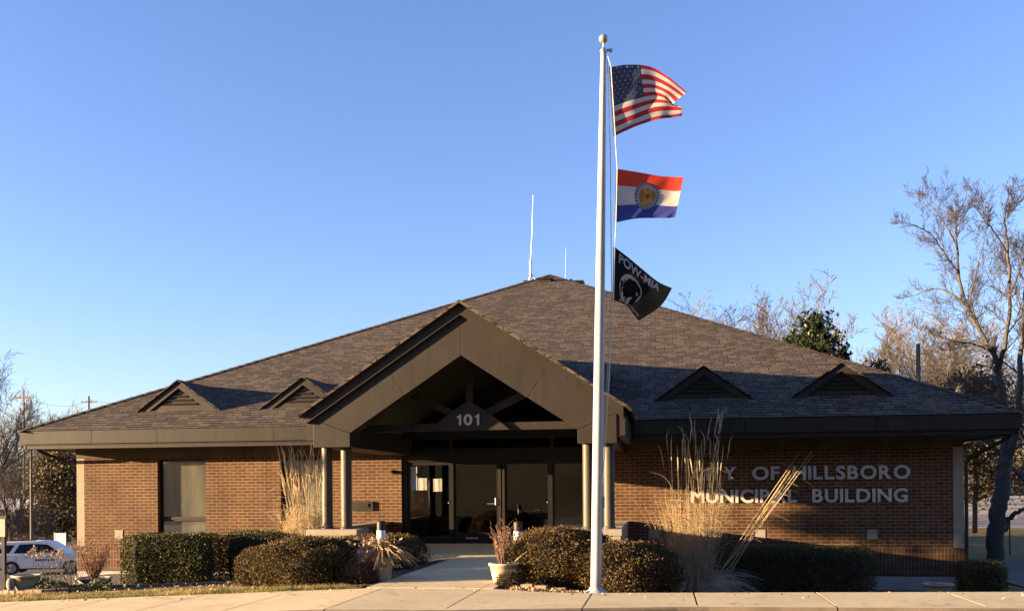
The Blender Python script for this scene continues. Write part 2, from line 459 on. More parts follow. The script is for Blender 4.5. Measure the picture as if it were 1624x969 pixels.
tag(g.build('ground', M['ground'], smooth=True, uv=False), kind='structure')

# the street where the camera stands
s_ = MB()
us = axis_lines([(-120,-4,6),(-4,40,1),(40,120,6)])
for a, b in zip(us, us[1:]):
    s_.quad((a,-40,zs(a)-.155),(b,-40,zs(b)-.155),(b,front_edge(b)-.01,zs(b)-.155),(a,front_edge(a)-.01,zs(a)-.155))
tag(s_.build('street', M['asphalt']), kind='structure')
# pavement slabs with open joints, and the kerb
sw = MB(); kb = MB()
joints = [-3.0,-1.3,.2,1.9,3.4,4.95,6.5,7.9,9.35,10.7,12.07,13.5,15.1,16.45,18.05,19.75,21.3,22.9,24.5,26.1,27.7,29.3,31,33]
for a, b in zip(joints, joints[1:]):
    g_ = .012; n = 6
    for k in range(n):
        x0 = lerp(a+g_, b-g_, k/n); x1 = lerp(a+g_, b-g_, (k+1)/n)
        f0, f1, e0, e1 = front_edge(x0)+.20, front_edge(x1)+.20, back_edge(x0), back_edge(x1)
        z0, z1 = zs(x0), zs(x1)
        sw.quad((x0,f0,z0),(x1,f1,z1),(x1,e1,z1),(x0,e0,z0))
        sw.quad((x0,e0,z0),(x1,e1,z1),(x1,e1,z1-.1),(x0,e0,z0-.1))
        if k == 0: sw.quad((x0,f0,z0),(x0,e0,z0),(x0,e0,z0-.08),(x0,f0,z0-.08))
        if k == n-1: sw.quad((x1,f1,z1),(x1,f1,z1-.08),(x1,e1,z1-.08),(x1,e1,z1))
tag(sw.build('sidewalk', M['walk']), kind='structure')
kj = [-4,0,3.4,6.5,9.35,12.07,15.1,18.05,21.3,24.5,27.7,33]
for a, b in zip(kj, kj[1:]):
    n = 8
    for k in range(n):
        x0 = lerp(a+.008, b-.008, k/n); x1 = lerp(a+.008, b-.008, (k+1)/n)
        f0, f1 = front_edge(x0), front_edge(x1); z0, z1 = zs(x0)+.002, zs(x1)+.002
        kb.quad((x0,f0+.03,z0),(x1,f1+.03,z1),(x1,f1+.192,z1),(x0,f0+.192,z0))
        kb.quad((x0,f0+.006,z0-.02),(x1,f1+.006,z1-.02),(x1,f1+.03,z1),(x0,f0+.03,z0), 1)
        kb.quad((x0,f0,z0-.2),(x1,f1,z1-.2),(x1,f1+.006,z1-.02),(x0,f0+.006,z0-.02), 1)
        kb.quad((x0,f0+.192,z0),(x1,f1+.192,z1),(x1,f1+.192,z1-.1),(x0,f0+.192,z0-.1))
tag(kb.build('kerb', [M['walk'], M['kerbface']]), kind='structure')
# walkway from the pavement to the doors
wk = MB()
wj = [-10.88,-9.1,-7.35,-5.6,-4.0,-2.2,-.02]
for a, b in zip(wj, wj[1:]):
    for c, d in ((11.8,12.07),(12.07,13.5),(13.5,13.68)):
        wk.box(c+.006, d-.006, a+.006, b-.006, -.15, .004)
    if a >= -5.7:
        wk.box(8.98, 11.8-.006, max(a,-4.2)+.006, b-.006, -.15, .004); wk.box(13.68+.006, 14.88, max(a,-4.2)+.006, b-.006, -.15, .004)
tag(wk.build('walkway', M['walk']), kind='structure')
# planting beds: mulch sheets a little above the soil
def sheet(name, mat, poly_fn, u0, u1, v_fn0, v_fn1, lift, du=.35, dv=.4):
    m = MB(); nu = max(2, int((u1-u0)/du)); 
    rows = []
    for i in range(nu+1):
        u = lerp(u0, u1, i/nu); a, b = v_fn0(u), v_fn1(u); nv = 24
        rows.append([(u, lerp(a,b,j/nv), hz(u, lerp(a,b,j/nv))+lift) for j in range(nv+1)])
    for r0, r1 in zip(rows, rows[1:]):
        for j in range(len(r0)-1): m.quad(r0[j], r1[j], r1[j+1], r0[j+1])
    return tag(m.build(name, mat), kind='structure')
sheet('mulch_bed', M['mulch'], None, 1.0, 11.79, lambda u: lerp(-7.6,-10.4,sstep(7.5,11,u)) , lambda u: -.05, .03)
sheet('mulch_bed', M['mulch'], None, 13.69, 23.3, lambda u: back_edge(u)+.02, lambda u: -.05, .03)
# car park on the left, drive on the right, road beyond
sheet('parking_lot', M['asphalt'], None, -46, -9.5, lambda u: 10, lambda u: 44, .03, du=1.2)
sheet('driveway', M['asphalt'], None, 25.6, 33, lambda u: -10.4, lambda u: 15, .03)
sheet('road', M['road'], None, 22, 150, lambda u: 47+(u-36)*.05, lambda u: 86+(u-36)*.1, .04, du=3)

# ------------------------------------------------------------------ the building
BL = 23.17; DEP = 25.2; EZ = 3.06; AP = (11.8, 12.6, 9.74)
bld = thing('municipal_building', 'low brown brick building with dark hip roof, dormer vents and gabled entrance portico', 'building')
W1 = (2.41, 3.81); W2 = (5.96, 7.36); WZ = (.02, 2.28)
b = MB()
def wallpiece(x0, x1, z0, z1): b.box(x0, x1, 0, .3, z0, z1)
wallpiece(.23, W1[0], -.09, 2.34); wallpiece(W1[1], W2[0], -.09, 2.34); wallpiece(W2[1], 9.30, -.09, 2.34)
for w in (W1, W2): wallpiece(w[0], w[1], -.09, WZ[0]); wallpiece(w[0], w[1], WZ[1], 2.34)
b.build('brick_wall', M['brick'], bld)
def boxes(name, mat, *bs, parent=None, bevel=0):
    for q in bs:
        m = MB(); m.box(*q); m.build(name, mat, parent or bld, bevel=bevel)
boxes('brick_wall', M['brick'], (14.6,22.95,0,.3,-.09,2.34), (0,.3,.3,DEP,-.09,2.34), (BL-.3,BL,.3,DEP,-.09,2.34), (.3,BL-.3,DEP-.3,DEP,-.09,2.34))
boxes('soldier_course', M['soldier'], (-.012,9.3,-.012,.29,-.77,-.092), (14.6,BL+.03,-.012,.29,-.77,-.092), (-.012,.29,.29,DEP,-.77,-.092), (BL-.26,BL+.03,.29,DEP,-.77,-.092))
boxes('foundation', M['concrete'], (.0,9.3,0,.28,-1.6,-.772), (14.6,BL+.015,-.003,.28,-1.8,-.772), (0,.28,.28,DEP,-3.4,-.772), (BL-.27,BL+.015,.28,DEP,-3,-.772))
for x0, x1 in ((0-.004,.228),(22.952,BL+.004)):
    b = MB(); z = -.088
    for k in range(5):
        z1 = z+(2.428/5); b.box(x0, x1, -.004, .26, z+.004, z1-.002); z = z1
    b.box(x0+.01, x1-.01, .004, .25, -.088, 2.338)
    b.build('corner_pilaster', M['stone'], bld)
boxes('stone_band', M['frieze'], (-.012,9.29,-.02,.3,2.342,2.62), (14.61,BL+.012,-.02,.3,2.342,2.62))
for u in (1.26, 15.82, 18.45, 21.09):
    b = MB(); b.box(u-.12,u+.12,-.012,.1,.12,.36); b.build('stone_block', M['stone'], bld, bevel=.006)

# windows
for w in (W1, W2):
    x0, x1 = w; f = MB()
    f.box(x0,x0+.06,.13,.2,WZ[0],WZ[1]); f.box(x1-.05,x1,.13,.2,WZ[0],WZ[1]); f.box(x0+.06,x1-.05,.13,.2,WZ[1]-.05,WZ[1]); f.box(x0+.06,x1-.05,.13,.2,WZ[0],WZ[0]+.06)
    win = f.build('window', M['black'], bld)
    f = MB(); f.box(x0+.06,x1-.05,.125,.195,.60,.72); f.box(x0+.06,x1-.05,.105,.125,.64,.70); f.build('mullion', M['bronze'], win)
    boxes('pane', M['glass_win'], (x0+.06,x1-.05,.16,.168,.72,WZ[1]-.05), (x0+.06,x1-.05,.16,.168,WZ[0]+.06,.60), parent=win)
    f = MB(); n = 46; xa, xb = x0+.08, x1-.08
    zc = .18
    for k in range(n):
        t = (WZ[1]-.08)-(k/n)*(WZ[1]-.1-zc)
        f.quad((xa,.178,t),(xb,.178,t),(xb,.196,t-.046),(xa,.196,t-.046))
    f.build('blind', M['blind'], win)
# lobby and rooms behind the glass
b = MB()
b.box(.3,9.2,2.5,2.6,-.1,2.7); b.box(9.2,9.3,.3,8,-.1,4.6); b.box(14.6,14.7,.3,8,-.1,4.6); b.box(9.2,14.7,8,8.1,-.1,4.6); b.box(.3,23,.3,8,2.61,2.66)
b.build('interior_wall', M['wall_in'], bld)
b = MB(); b.box(9.3,14.6,.02,8,-.15,-.002); b.build('lobby_floor', M['floor_in'], bld)
# entrance
DY = .06
fr = MB()
fr.box(9.302,9.44,DY,DY+.16,0,2.92); fr.box(14.46,14.598,DY,DY+.16,0,2.92)
fr.box(9.44,14.46,DY,DY+.16,2.13,2.47); fr.box(9.44,14.46,DY,DY+.16,2.88,3.02)
fr.box(9.44,14.46,DY,DY+.16,0,.02)
for u in (10.61, 13.26): fr.box(u-.05,u+.05,DY,DY+.16,2.47,2.88)
for u in (10.64, 13.24): fr.box(u-.035,u+.035,DY,DY+.16,.02,2.13)
fr.build('entrance_frame', M['black'], bld)
fr = MB(); fr.box(11.87,11.93,DY-.01,DY+.15,.02,2.128); fr.box(11.97,12.03,DY-.01,DY+.15,.02,2.128); fr.box(11.93,11.97,DY+.02,DY+.12,.02,2.128); fr.build('door_mullion', M['bronze'], bld)
def leafdoor(name, x0, x1, handle, rail):
    d = MB(); y0, y1 = DY+.03, DY+.1
    d.box(x0,x0+.05,y0,y1,.025,2.12); d.box(x1-.05,x1,y0,y1,.025,2.12); d.box(x0+.05,x1-.05,y0,y1,2.05,2.12); d.box(x0+.05,x1-.05,y0,y1,.025,rail)
    o = d.build(name, M['black'], bld)
    d = MB(); d.box(x0+.05,x1-.05,y0+.03,y0+.038,rail,2.05); d.build('pane', M['glass'], o)
    if handle:
        h = MB()
        hx = x1-.07 if handle > 0 else x0+.07
        h.tube([(hx,y0-.06,1.0),(hx,y0-.06,1.18)],.012,8); h.tube([(hx,y0,1.02),(hx,y0-.06,1.02)],.009,6); h.tube([(hx,y0,1.16),(hx,y0-.06,1.16)],.009,6)
        h.tube([(hx-.22,y0-.05,1.03),(hx,y0-.05,1.03)],.012,8)
        h.build('handle', M['steel'], o)
    else:
        h = MB(); hx = x1-.06; h.sphere((hx,y0-.01,1.06),.016,8,6); h.build('lock', M['steel'], o)
    return o
leafdoor('sidelight', 9.45, 10.6, 0, .20)
d1 = leafdoor('door', 10.68, 11.865, 1, .28)
leafdoor('sidelight', 12.035, 13.2, 0, .20)
leafdoor('door', 13.28, 14.45, 1, .28)
d = MB()
for a, c in ((11.0,11.08),(11.1,11.2),(11.22,11.31)): d.box(a,c,DY+.024,DY+.03,.12,.155)
d.build('door_decal', M['letter'], d1)
for x0, x1 in ((9.44,10.56),(10.66,13.21),(13.31,14.46)):
    d = MB(); d.box(x0,x1,DY+.06,DY+.068,2.47,2.88); d.build('transom_pane', M['glass'], bld)
# glazed gable over the entrance
zr = lambda u: 4.55-abs(u-12.0)*.654
gm = MB()
gm.prism([(9.35,3.02),(14.6,3.02),(14.6,zr(14.6)),(12,4.55),(9.35,zr(9.35))], .105, .112, 'y')
gm.build('gable_window', M['glass'], bld)
for u in (10.6,11.95,12.35,13.26): boxes('gable_mullion', M['bronze_dark'], (u-.035,u+.035,.06,.1,3.02,zr(u)-.02))
gm = MB(); gm.prism([(8.9,2.62),(9.3,2.62),(9.3,3.02),(9.3,zr(9.3)),(8.9,zr(8.9))], .02, .3, 'y'); gm.build('gable_wall', M['bronze'], bld); gm = MB(); gm.prism([(14.62,2.62),(15.1,2.62),(15.1,zr(15.1)),(14.62,zr(14.62))], .02, .3, 'y')
gm.build('gable_wall', M['bronze'], bld)

# main roof: four faces, eave slab, hips
rf = MB(); e = 1.03; B0 = (-e,-e,EZ); B1 = (BL+e,-e,EZ); B2 = (BL+e,DEP+e,EZ); B3 = (-e,DEP+e,EZ)
for a, c in ((B0,B1),(B1,B2),(B2,B3),(B3,B0)): rf.add([a, c, AP], [(0,1,2)])
rf.add([B0,B1,B2,B3], [(3,2,1,0)])
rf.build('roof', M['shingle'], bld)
rc = MB()
for B in (B0,B1,B2,B3):
    a, c = Vector(B), Vector(AP); n = 70
    for k in range(n):
        p = a.lerp(c, (k+.02)/n)+Vector((0,0,.012)); q = a.lerp(c, min(1,(k+1.12)/n))+Vector((0,0,.03 if k < n-1 else .02))
        h = (c-a).cross(Vector((0,0,1))).normalized()*.14
        dn = Vector((0,0,-.045))
        rc.add([p-h+dn, p, p+h+dn, q-h+dn, q, q+h+dn], [(0,1,4,3),(1,2,5,4),(0,2,1)])
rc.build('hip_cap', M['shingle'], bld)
# fascia panels with seams, gutter strip, soffit
seam = [-1.0,1.1,2.97,6.2,8.62]
for a, c in zip(seam, seam[1:]): boxes('fascia_panel', M['bronze'], (a+.005,c-.005,-1.0,-.95,2.70,EZ-.012))
seam = [15.36,18.0,21.0,BL+1.0]
for a, c in zip(seam, seam[1:]): boxes('fascia_panel', M['bronze'], (a+.005,c-.005,-1.0,-.95,2.70,EZ-.012))
for x0, x1 in ((-1.0,-.95),(BL+.95,BL+1.0)):
    for k in range(8): boxes('fascia_panel', M['bronze'], (x0,x1,-.945+k*3.3,-.945+(k+1)*3.3-.01,2.70,EZ-.012))
boxes('fascia_panel', M['bronze'], (-.95,BL+.95,DEP+.95,DEP+1.0,2.70,EZ-.012))
boxes('fascia_backing', M['bronze_dark'], (-.95,BL+.95,-.949,-.90,2.66,EZ-.02), (-.949,-.90,-.90,DEP+.9,2.66,EZ-.02), (BL+.90,BL+.949,-.90,DEP+.9,2.66,EZ-.02))
boxes('gutter', M['bronze'], (-.9,8.66,-.93,-.84,2.565,2.672), (15.34,BL+.9,-.93,-.84,2.565,2.672), (-.93,-.84,-.93,DEP+.9,2.566,2.671), (BL+.84,BL+.93,-.93,DEP+.9,2.566,2.671), bevel=.012)
boxes('soffit', M['bronze'], (-.84,8.9,-.84,-.022,2.60,2.63), (15.1,BL+.84,-.84,-.022,2.60,2.63), (-.84,-.014,-.02,DEP,2.601,2.629), (BL+.014,BL+.84,-.02,DEP,2.601,2.629))
# downspouts
ds = MB(); ds.tube([(-.7,-.7,2.58),(-.62,-.62,2.5),(-.12,.30,2.10),(-.06,.45,1.95),(-.06,.5,-.9)],.045,8); ds.build('downspout', M['bronze_dark'], bld)
ds = MB(); ds.tube([(BL+.88,-.6,2.58),(BL+.80,-.58,2.5),(BL+.17,-.1,2.08),(BL+.08,.0,1.95),(BL+.08,.02,-1.0),(BL+.16,-.05,-1.14)],.045,8); ds.build('downspout', M['bronze_dark'], bld)

# dormer vents
tp = (AP[2]-EZ)/(AP[1]+e)
def roofv(z): return -e+(z-EZ)/tp
def dormer(uc):
    vf = .12; zb = EZ+(vf+e)*tp; ht = .80; hw = 1.15; za = zb+ht
    body = MB(); body.prism([(uc-hw+.16,zb-.03),(uc+hw-.16,zb-.03),(uc,za-.11)], vf+.06, vf+.10, 'y')
    o = body.build('dormer', M['bronze_dark'], bld)
    lv = MB(); n = 5
    for k in range(n):
        z0 = zb+.17+k*.105; half = (za-.2-z0-.06)/ht*hw
        if half < .06: continue
        lv.add([(uc-half,vf+.015,z0),(uc+half,vf+.015,z0),(uc+half*.9,vf+.085,z0+.075),(uc-half*.9,vf+.085,z0+.075),
                (uc-half,vf+.03,z0-.012),(uc+half,vf+.03,z0-.012)], [(0,1,2,3),(4,5,1,0)])
    h0 = hw-.2
    lv.prism([(uc-h0-.02,zb-.03),(uc+h0+.02,zb-.03),(uc+h0-.17,zb+.14),(uc-h0+.17,zb+.14)], vf+.02, vf+.058, 'y')
    lv.build('louver', M['bronze'], o)
    rk = MB(); w = .19
    sl = ht/hw
    for s in (-1,1):
        rk.prism([(uc+s*hw*1.0,zb-.02),(uc+s*(hw-w/sl*.99),zb-.02),(uc,za-w),(uc,za)], vf-.02, vf+.055, 'y')
    rk.build('rake_board', M['bronze'], o)
    r = MB()
    for s in (-1,1):
        A = Vector((uc+s*(hw+.07),vf-.075,zb-.02+.02)); C = Vector((uc,vf-.075,za+.045))
        C2 = Vector((uc,roofv(za+.045)+.03,za+.045)); A2 = Vector((uc+s*(hw+.07), roofv(zb)+.03, zb+.0))
        up = Vector((0,0,.03))
        q = [A,C,C2,A2]
        if s > 0: q = q[::-1]
        vs = q+[p-up for p in q]
        r.add(vs, [(0,3,2,1) if False else (0,1,2,3),(7,6,5,4),(0,4,5,1),(1,5,6,2),(2,6,7,3),(3,7,4,0)])
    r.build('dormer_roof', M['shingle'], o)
for u in (2.98, 6.56, 17.1, 20.42): dormer(u)

# roof vents
def boxvent(u, v, w, h, mat):
    z = EZ+(v+e)*tp; m = MB()
    m.box(u-w/2,u+w/2,v,v+.5,z-.05,z+h); m.box(u-w/2-.05,u+w/2+.05,v-.06,v+.56,z+h,z+h+.05)
    m.build('roof_vent', mat, bld)
boxvent(11.75, 11.55, .42, .12, M['bronze'])
m = MB(); p = Vector(B0).lerp(Vector(AP), .945); m.box(p.x-.25,p.x+.2,p.y+.15,p.y+.6,p.z-.25,p.z+.06); m.build('roof_vent', M['bronze'], bld)
m = MB(); p = Vector(B1).lerp(Vector(AP), .92); m.box(p.x-.25,p.x+.40,p.y+.2,p.y+.7,p.z-.3,p.z+.08); m.sphere((p.x-.1,p.y+.4,p.z+.13),.06,8,6); m.build('roof_vent', M['bronze_dark'], bld)

# portico --------------------------------------------------------------
PV = -5.1; PC = 12.0
S = .654
def facepoint(px, py): return onv(px, py, PV)
Lo, Ro = 8.82, 15.16; Li, Ri = 9.62, 14.38
zo = lambda u: 4.98-abs(u-PC)*S       # outer edge of the big face
zi = lambda u: 4.15-abs(u-PC)*S       # inner edge
pan = []
def seam_at(uo):  # seam square to the rake from the outer edge at uo
    sgn = -1 if uo < PC else 1
    t = .83*math.cos(math.atan(S))
    n = Vector((-sgn*math.sin(math.atan(S)), -math.cos(math.atan(S))))
    return (uo, zo(uo)), (uo+n.x*t, zo(uo)+n.y*t)
g_ = .004
Ls, Rs = seam_at(10.42), seam_at(13.75)
pan.append([(PC-g_,zo(PC)),(PC-g_,zi(PC)),(Ls[1][0]+g_,Ls[1][1]),(Ls[0][0]+g_,Ls[0][1])])
pan.append([(Ls[0][0]-g_,Ls[0][1]),(Ls[1][0]-g_,Ls[1][1]),(Li,zi(Li)+g_),(Lo,zo(Lo)+g_)])
pan.append([(Lo,zo(Lo)-g_),(Li,zi(Li)-g_),(Li,2.31),(Lo,2.31)])
pan.append([(PC+g_,zo(PC)),(PC+g_,zi(PC)),(Rs[1][0]-g_,Rs[1][1]),(Rs[0][0]-g_,Rs[0][1])])
pan.append([(Rs[0][0]+g_,Rs[0][1]),(Rs[1][0]+g_,Rs[1][1]),(Ri,zi(Ri)+g_),(Ro,zo(Ro)+g_)])
pan.append([(Ro,zo(Ro)-g_),(Ri,zi(Ri)-g_),(Ri,2.31),(Ro,2.31)])
for q in pan:
    m = MB(); m.prism(q, PV, PV+.05, 'y'); m.build('gable_panel', M['bronze'], bld, bevel=.004)
m = MB()
m.prism([(Lo+.01,2.32),(Lo+.01,zo(Lo)),(PC,zo(PC)-.01),(PC,zi(PC)+.02),(Li-.01,zi(Li)+.01),(Li-.01,2.32)], PV+.052, PV+.5, 'y')
m.build('gable_frame', M['bronze_dark'], bld); m = MB()
m.prism([(Ro-.01,2.32),(Ro-.01,zo(Ro)),(PC,zo(PC)-.01),(PC,zi(PC)+.02),(Ri+.01,zi(Ri)+.01),(Ri+.01,2.32)], PV+.053, PV+.5, 'y')
m.build('gable_frame', M['bronze_dark'], bld)
# side beams back to the wall
boxes('side_beam', M['bronze'], (Lo+.02,Li-.02,PV+.5,-.03,2.312,2.9), (Ri+.02,Ro-.02,PV+.5,-.03,2.312,2.9))
# rake boards (proud of the face) and the roof edge above them
RW = .225
m = MB()
for s in (-1,1):
    ue = PC+s*(PC-8.70)
    m = MB(); m.prism([(PC,zo(PC)-.012),(PC,zo(PC)+RW),(ue,zo(ue)+RW),(ue,zo(ue)-.012)], PV-.08, PV+.06, 'y'); m.build('rake_board', M['bronze'], bld)
for x0, x1 in ((8.665,Lo-.003),(Ro+.003,15.33)): boxes('side_fascia', M['bronze'], (x0,x1,PV+.02,-1.05,2.46,2.96))
m = MB()
for s in (-1,1):
    ue = PC+s*3.46
    zt = lambda u: zo(u)+RW+.055
    A = Vector((ue,PV-.165,zt(ue))); C = Vector((PC,PV-.165,zt(PC)))
    C2 = Vector((PC,roofv(zt(PC))+.05,zt(PC))); A2 = Vector((ue,roofv(zt(ue))+.05,zt(ue)))
    q = [A,C,C2,A2] if s < 0 else [A2,C2,C,A]
    up = Vector((0,0,.06))
    m.add(q+[p-up for p in q], [(3,2,1,0),(4,5,6,7),(1,5,4,0),(2,6,5,1),(3,7,6,2),(0,4,7,3)])
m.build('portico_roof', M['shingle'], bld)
m = MB()
for s in (-1,1):
    ue = PC+s*2.6; k = .2
    q = [(PC,PV+.5,zi(PC)+k),(ue,PV+.5,zi(ue)+k),(ue,-.0,zi(ue)+k),(PC,-.0,zi(PC)+k)]
    if s < 0: q = q[::-1]
    m.add(q, [(0,1,2,3)])
m.build('portico_ceiling', M['bronze_dark'], bld)
# open truss with the house number
TV = -4.3
m = MB()
m.box(Li-.3,Ri+.3,TV,TV+.14,2.66,2.82)
m.box(PC-.08,PC+.08,TV+.01,TV+.13,2.83,4.2)
for s in (-1,1):
    a = Vector((PC+s*.2, 2.95)); c = Vector((PC+s*1.42, 3.52)); d = (c-a).normalized(); n = Vector((-d.y, d.x))*.075
    m.prism([tuple(a+n),tuple(c+n),tuple(c-n),tuple(a-n)], TV+.015, TV+.125, 'y')
m.build('truss', M['bronze'], bld)
m = MB(); m.prism([(11.12,2.655),(12.90,2.655),(12.80,2.74),(12.52,2.97),(12.27,3.14),(12.03,3.27),(11.98,3.27),(11.75,3.14),(11.50,2.97),(11.22,2.74)], TV-.09, TV-.004, 'y')
panel = m.build('number_panel', M['bronze'], bld, bevel=.01)

def text_mesh(s, size=1., ext=.02, off=.02):
    cu = bpy.data.curves.new('t', 'FONT'); cu.body = s; cu.size = size; cu.extrude = ext; cu.offset = off; cu.resolution_u = 4
    o = bpy.data.objects.new('t', cu); col.objects.link(o)
    bpy.context.view_layer.update()
    me = bpy.data.meshes.new_from_object(o.evaluated_get(bpy.context.evaluated_depsgraph_get()))
    bpy.data.objects.remove(o); bpy.data.curves.remove(cu)
    return me
def word(s, x0, x1, z0, z1, y, mat, parent, name, ext=.018, off=.022, gap=.10):
    mes = [text_mesh(c, 1., ext, off) for c in s]
    bb = [(min(v.co.x for v in m.vertices), max(v.co.x for v in m.vertices), min(v.co.y for v in m.vertices), max(v.co.y for v in m.vertices)) for m in mes]
    H = max(q[3] for q in bb if True)-0; flat = [q for c, q in zip(s, bb) if c not in 'OCGSU0']
    lo, hi = (min(q[2] for q in flat), max(q[3] for q in flat)) if flat else (min(q[2] for q in bb), max(q[3] for q in bb))
    tot = sum(q[1]-q[0] for q in bb)+gap*(len(s)-1)
    kx = (x1-x0)/tot; kz = (z1-z0)/(hi-lo); x = x0
    for m, q in zip(mes, bb):
        for v in m.vertices:
            px, py, pz = v.co
            v.co = (x+(px-q[0])*kx, y-pz, z0+(py-lo)*kz)
        x += (q[1]-q[0]+gap)*kx
        m.materials.clear(); m.materials.append(mat)
        m.name = name
        o = bpy.data.objects.new(name, m); col.objects.link(o); o.parent = parent
def one(x):
    m = MB(); m.prism([(x,2.955),(x,2.925),(x+.045,2.935),(x+.045,2.765),(x+.092,2.765),(x+.092,3.0),(x+.058,3.0),(x+.044,2.972)], TV-.117, TV-.092, 'y')
    m.build('digit', M['letter'], panel)
one(11.755); one(12.145)
word('0', 11.90, 12.09, 2.762, 3.003, TV-.105, M['letter'], panel, 'digit', .012, .03, .14)
# columns, pedestals, wing walls
for u in (8.935, 9.365, 14.55, 14.975):
    m = MB(); m.tube([(u,-4.6,.585),(u,-4.6,2.315)],.115,24); m.lathe([(.135,0),(.135,.03),(.118,.045)],24,(u,-4.6,.585))
    m.build('column', M['column'], bld, smooth=False)
    bld.children[-1].data.polygons.foreach_set('use_smooth', [len(p.vertices) == 4 for p in bld.children[-1].data.polygons])
for x0, x1 in ((8.62,9.74),(14.18,15.25)):
    m = MB(); m.box(x0,x1,-5.05,-4.24,.455,.585); m.box(x0+.02,x1-.02,-5.03,-4.26,.31,.448); m.box(x0+.05,x1-.05,-5.0,-4.28,-.3,.312)
    m.build('pedestal', M['stone'], bld, bevel=.008)
for k, (x0, x1) in enumerate(((8.66,8.96),(14.92,15.21))):
    m = MB(); m.box(x0,x1,-4.238,-.022,.50,.582); o = m.build('wing_wall_cap', M['stone'], bld, bevel=.006)
    m = MB(); m.box(x0+.015,x1-.015,-4.236,-.022,-.9,.498); m.build('wing_wall', M['brick'] if k == 0 else M['stone'], bld)
# night deposit box and camera by the door
m = MB(); m.box(7.95,8.54,-.05,.02,.86,1.11); o = m.build('deposit_box', M['bronze'], bld, bevel=.008)
m = MB(); m.box(8.15,8.40,-.075,-.052,.98,1.04); m.box(8.12,8.43,-.06,-.052,.93,1.07); m.build('slot', M['bronze_dark'], o)
m = MB(); m.box(9.02,9.10,-.06,-.002,1.84,1.93); m.tube([(9.05,-.06,1.885),(9.05,-.16,1.87)],.035,10); m.build('security_camera', M['carblack'], bld)

# ------------------------------------------------------------------ raised letters on the right wall
sign = thing('wall_lettering', 'two rows of raised grey capital letters on the shaded brick wall', 'sign', (0,0,0))
LY = -.035
def xs_at(px, py=760): return onv(px, py, 0)[0]
for s, a, c, row in (('CITY',1099,1167,0),('OF',1193,1236,0),('HILLSBORO',1257.5,1443,0),('MUNICIPAL',1096,1263.5,1),('BUILDING',1288,1439,1)):
    z0, z1 = ((1.585,1.915),(1.025,1.355))[row]
    word(s, xs_at(a, 750 if row == 0 else 786), xs_at(c, 750 if row == 0 else 786), z0, z1, LY, M['letter'], sign, 'letter', .022, .026, .10)

# paper notices on the glass
def sheetpaper(px0, py0, px1, py1, mat, label):
    (a, z1), (c, z0) = onv(px0, py0, DY+.05), onv(px1, py1, DY+.05)
    m = MB(); n = 5; ys_ = [DY+.052+.004*math.sin(k*1.7) for k in range(n+1)]
    for k in range(n):
        x0, x1 = lerp(a,c,k/n), lerp(a,c,(k+1)/n)
        m.quad((x0,ys_[k],z0),(x1,ys_[k+1],z0),(x1,ys_[k+1],z1),(x0,ys_[k],z1))
    tag(m.build('paper_notice', mat), label, 'notice', 'paper notices on the entrance glass')
sheetpaper(647.5,740,661.5,777,M['bluepaper'],'tall pale blue paper notice on the left entrance pane')
sheetpaper(662.5,758,677,777,M['paper'],'square white paper beside the tall blue notice')
sheetpaper(687,759,701,779,M['paper'],'square white paper alone nearest the left door')

# lobby furniture seen through the glass
t = thing('lobby_desk', 'grey counter desk inside behind the left entrance pane', 'desk', (9.95, 2.2, 0))
m = MB(); m.box(-.55,.75,-.35,.35,.70,.74); m.build('desk_top', M['desk'], t)
m = MB(); m.box(-.5,.7,-.3,-.27,.05,.70); m.box(-.5,-.47,-.27,.3,0,.70); m.box(.67,.7,-.27,.3,0,.70); m.build('desk_panel', M['desk'], t)

# ------------------------------------------------------------------ antennas
def on_hip(B, t): return Vector(B).lerp(Vector(AP), t)
p = on_hip(B0, .952)
t = thing('whip_antenna', 'tall white whip antenna standing on the left roof hip', 'antenna', p)
m = MB(); m.tube([(-.05,0,.55),(.02,0,1.7),(.07,0,3.25)],[.028,.022,.013],8); m.build('whip', M['white'], t)
m = MB(); m.tube([(-.05,0,.1),(-.05,0,.75)],.05,8); m.tube([(-.05,0,.25),(.2,0,-.05)],.025,6); m.tube([(-.05,0,.25),(-.12,0,-.1)],.025,6); m.build('bracket', M['steel'], t)
p = on_hip(B1, .93)
t = thing('whip_antenna', 'short hair-thin antenna on the right roof hip beside the flagpole', 'antenna', p)
m = MB(); m.tube([(-.2,.3,.1),(-.17,.3,1.35)],[.006,.003],5); m.build('whip', M['white'], t)

# ------------------------------------------------------------------ flagpole and flags
PY = 13.05
pb = at(945, 940, PY); pt = at(957, 84, PY)
pole = thing('flagpole', 'tall white tapered flagpole with ball top beside the sidewalk', 'flagpole', pb)
d = pt-pb
m = MB()
prof = [(0,.075),(.35,.073),(.6,.064),(.8,.053),(1.0,.038)]
n = 30
path = [d*(k/n) for k in range(n+1)]
def pr(t):
    for (a,r0),(c,r1) in zip(prof, prof[1:]):
        if a <= t <= c: return lerp(r0,r1,(t-a)/(c-a))
m.tube([p_-Vector((0,0,.1)) if i == 0 else p_ for i, p_ in enumerate(path)], [pr(k/n) for k in range(n+1)], 24)
o = m.build('shaft', M['alu'], pole, smooth=True)
m = MB(); m.lathe([(.155,-.08),(.155,.015),(.14,.03),(.10,.05),(.085,.085)],28); m.build('base_collar', M['alu'], pole, bevel=.004)
m = MB(); m.lathe([(.046,0),(.05,.02),(.03,.06),(.012,.08),(.012,.15)],16,d); m.tube([d+Vector((0,0,.03)), d+RT*.09+Vector((0,0,.035))],.016,8); m.sphere(d+RT*.10+Vector((0,0,.03)),.03,10,6,sq=(1,.5,1)); m.build('truck', M['steel'], pole)
m = MB(); m.sphere(d+Vector((0,0,.19)),.062,20,12); m.build('ball', M['gold'], pole, smooth=True)
cp = at(952, 796, PY-.02)-pb
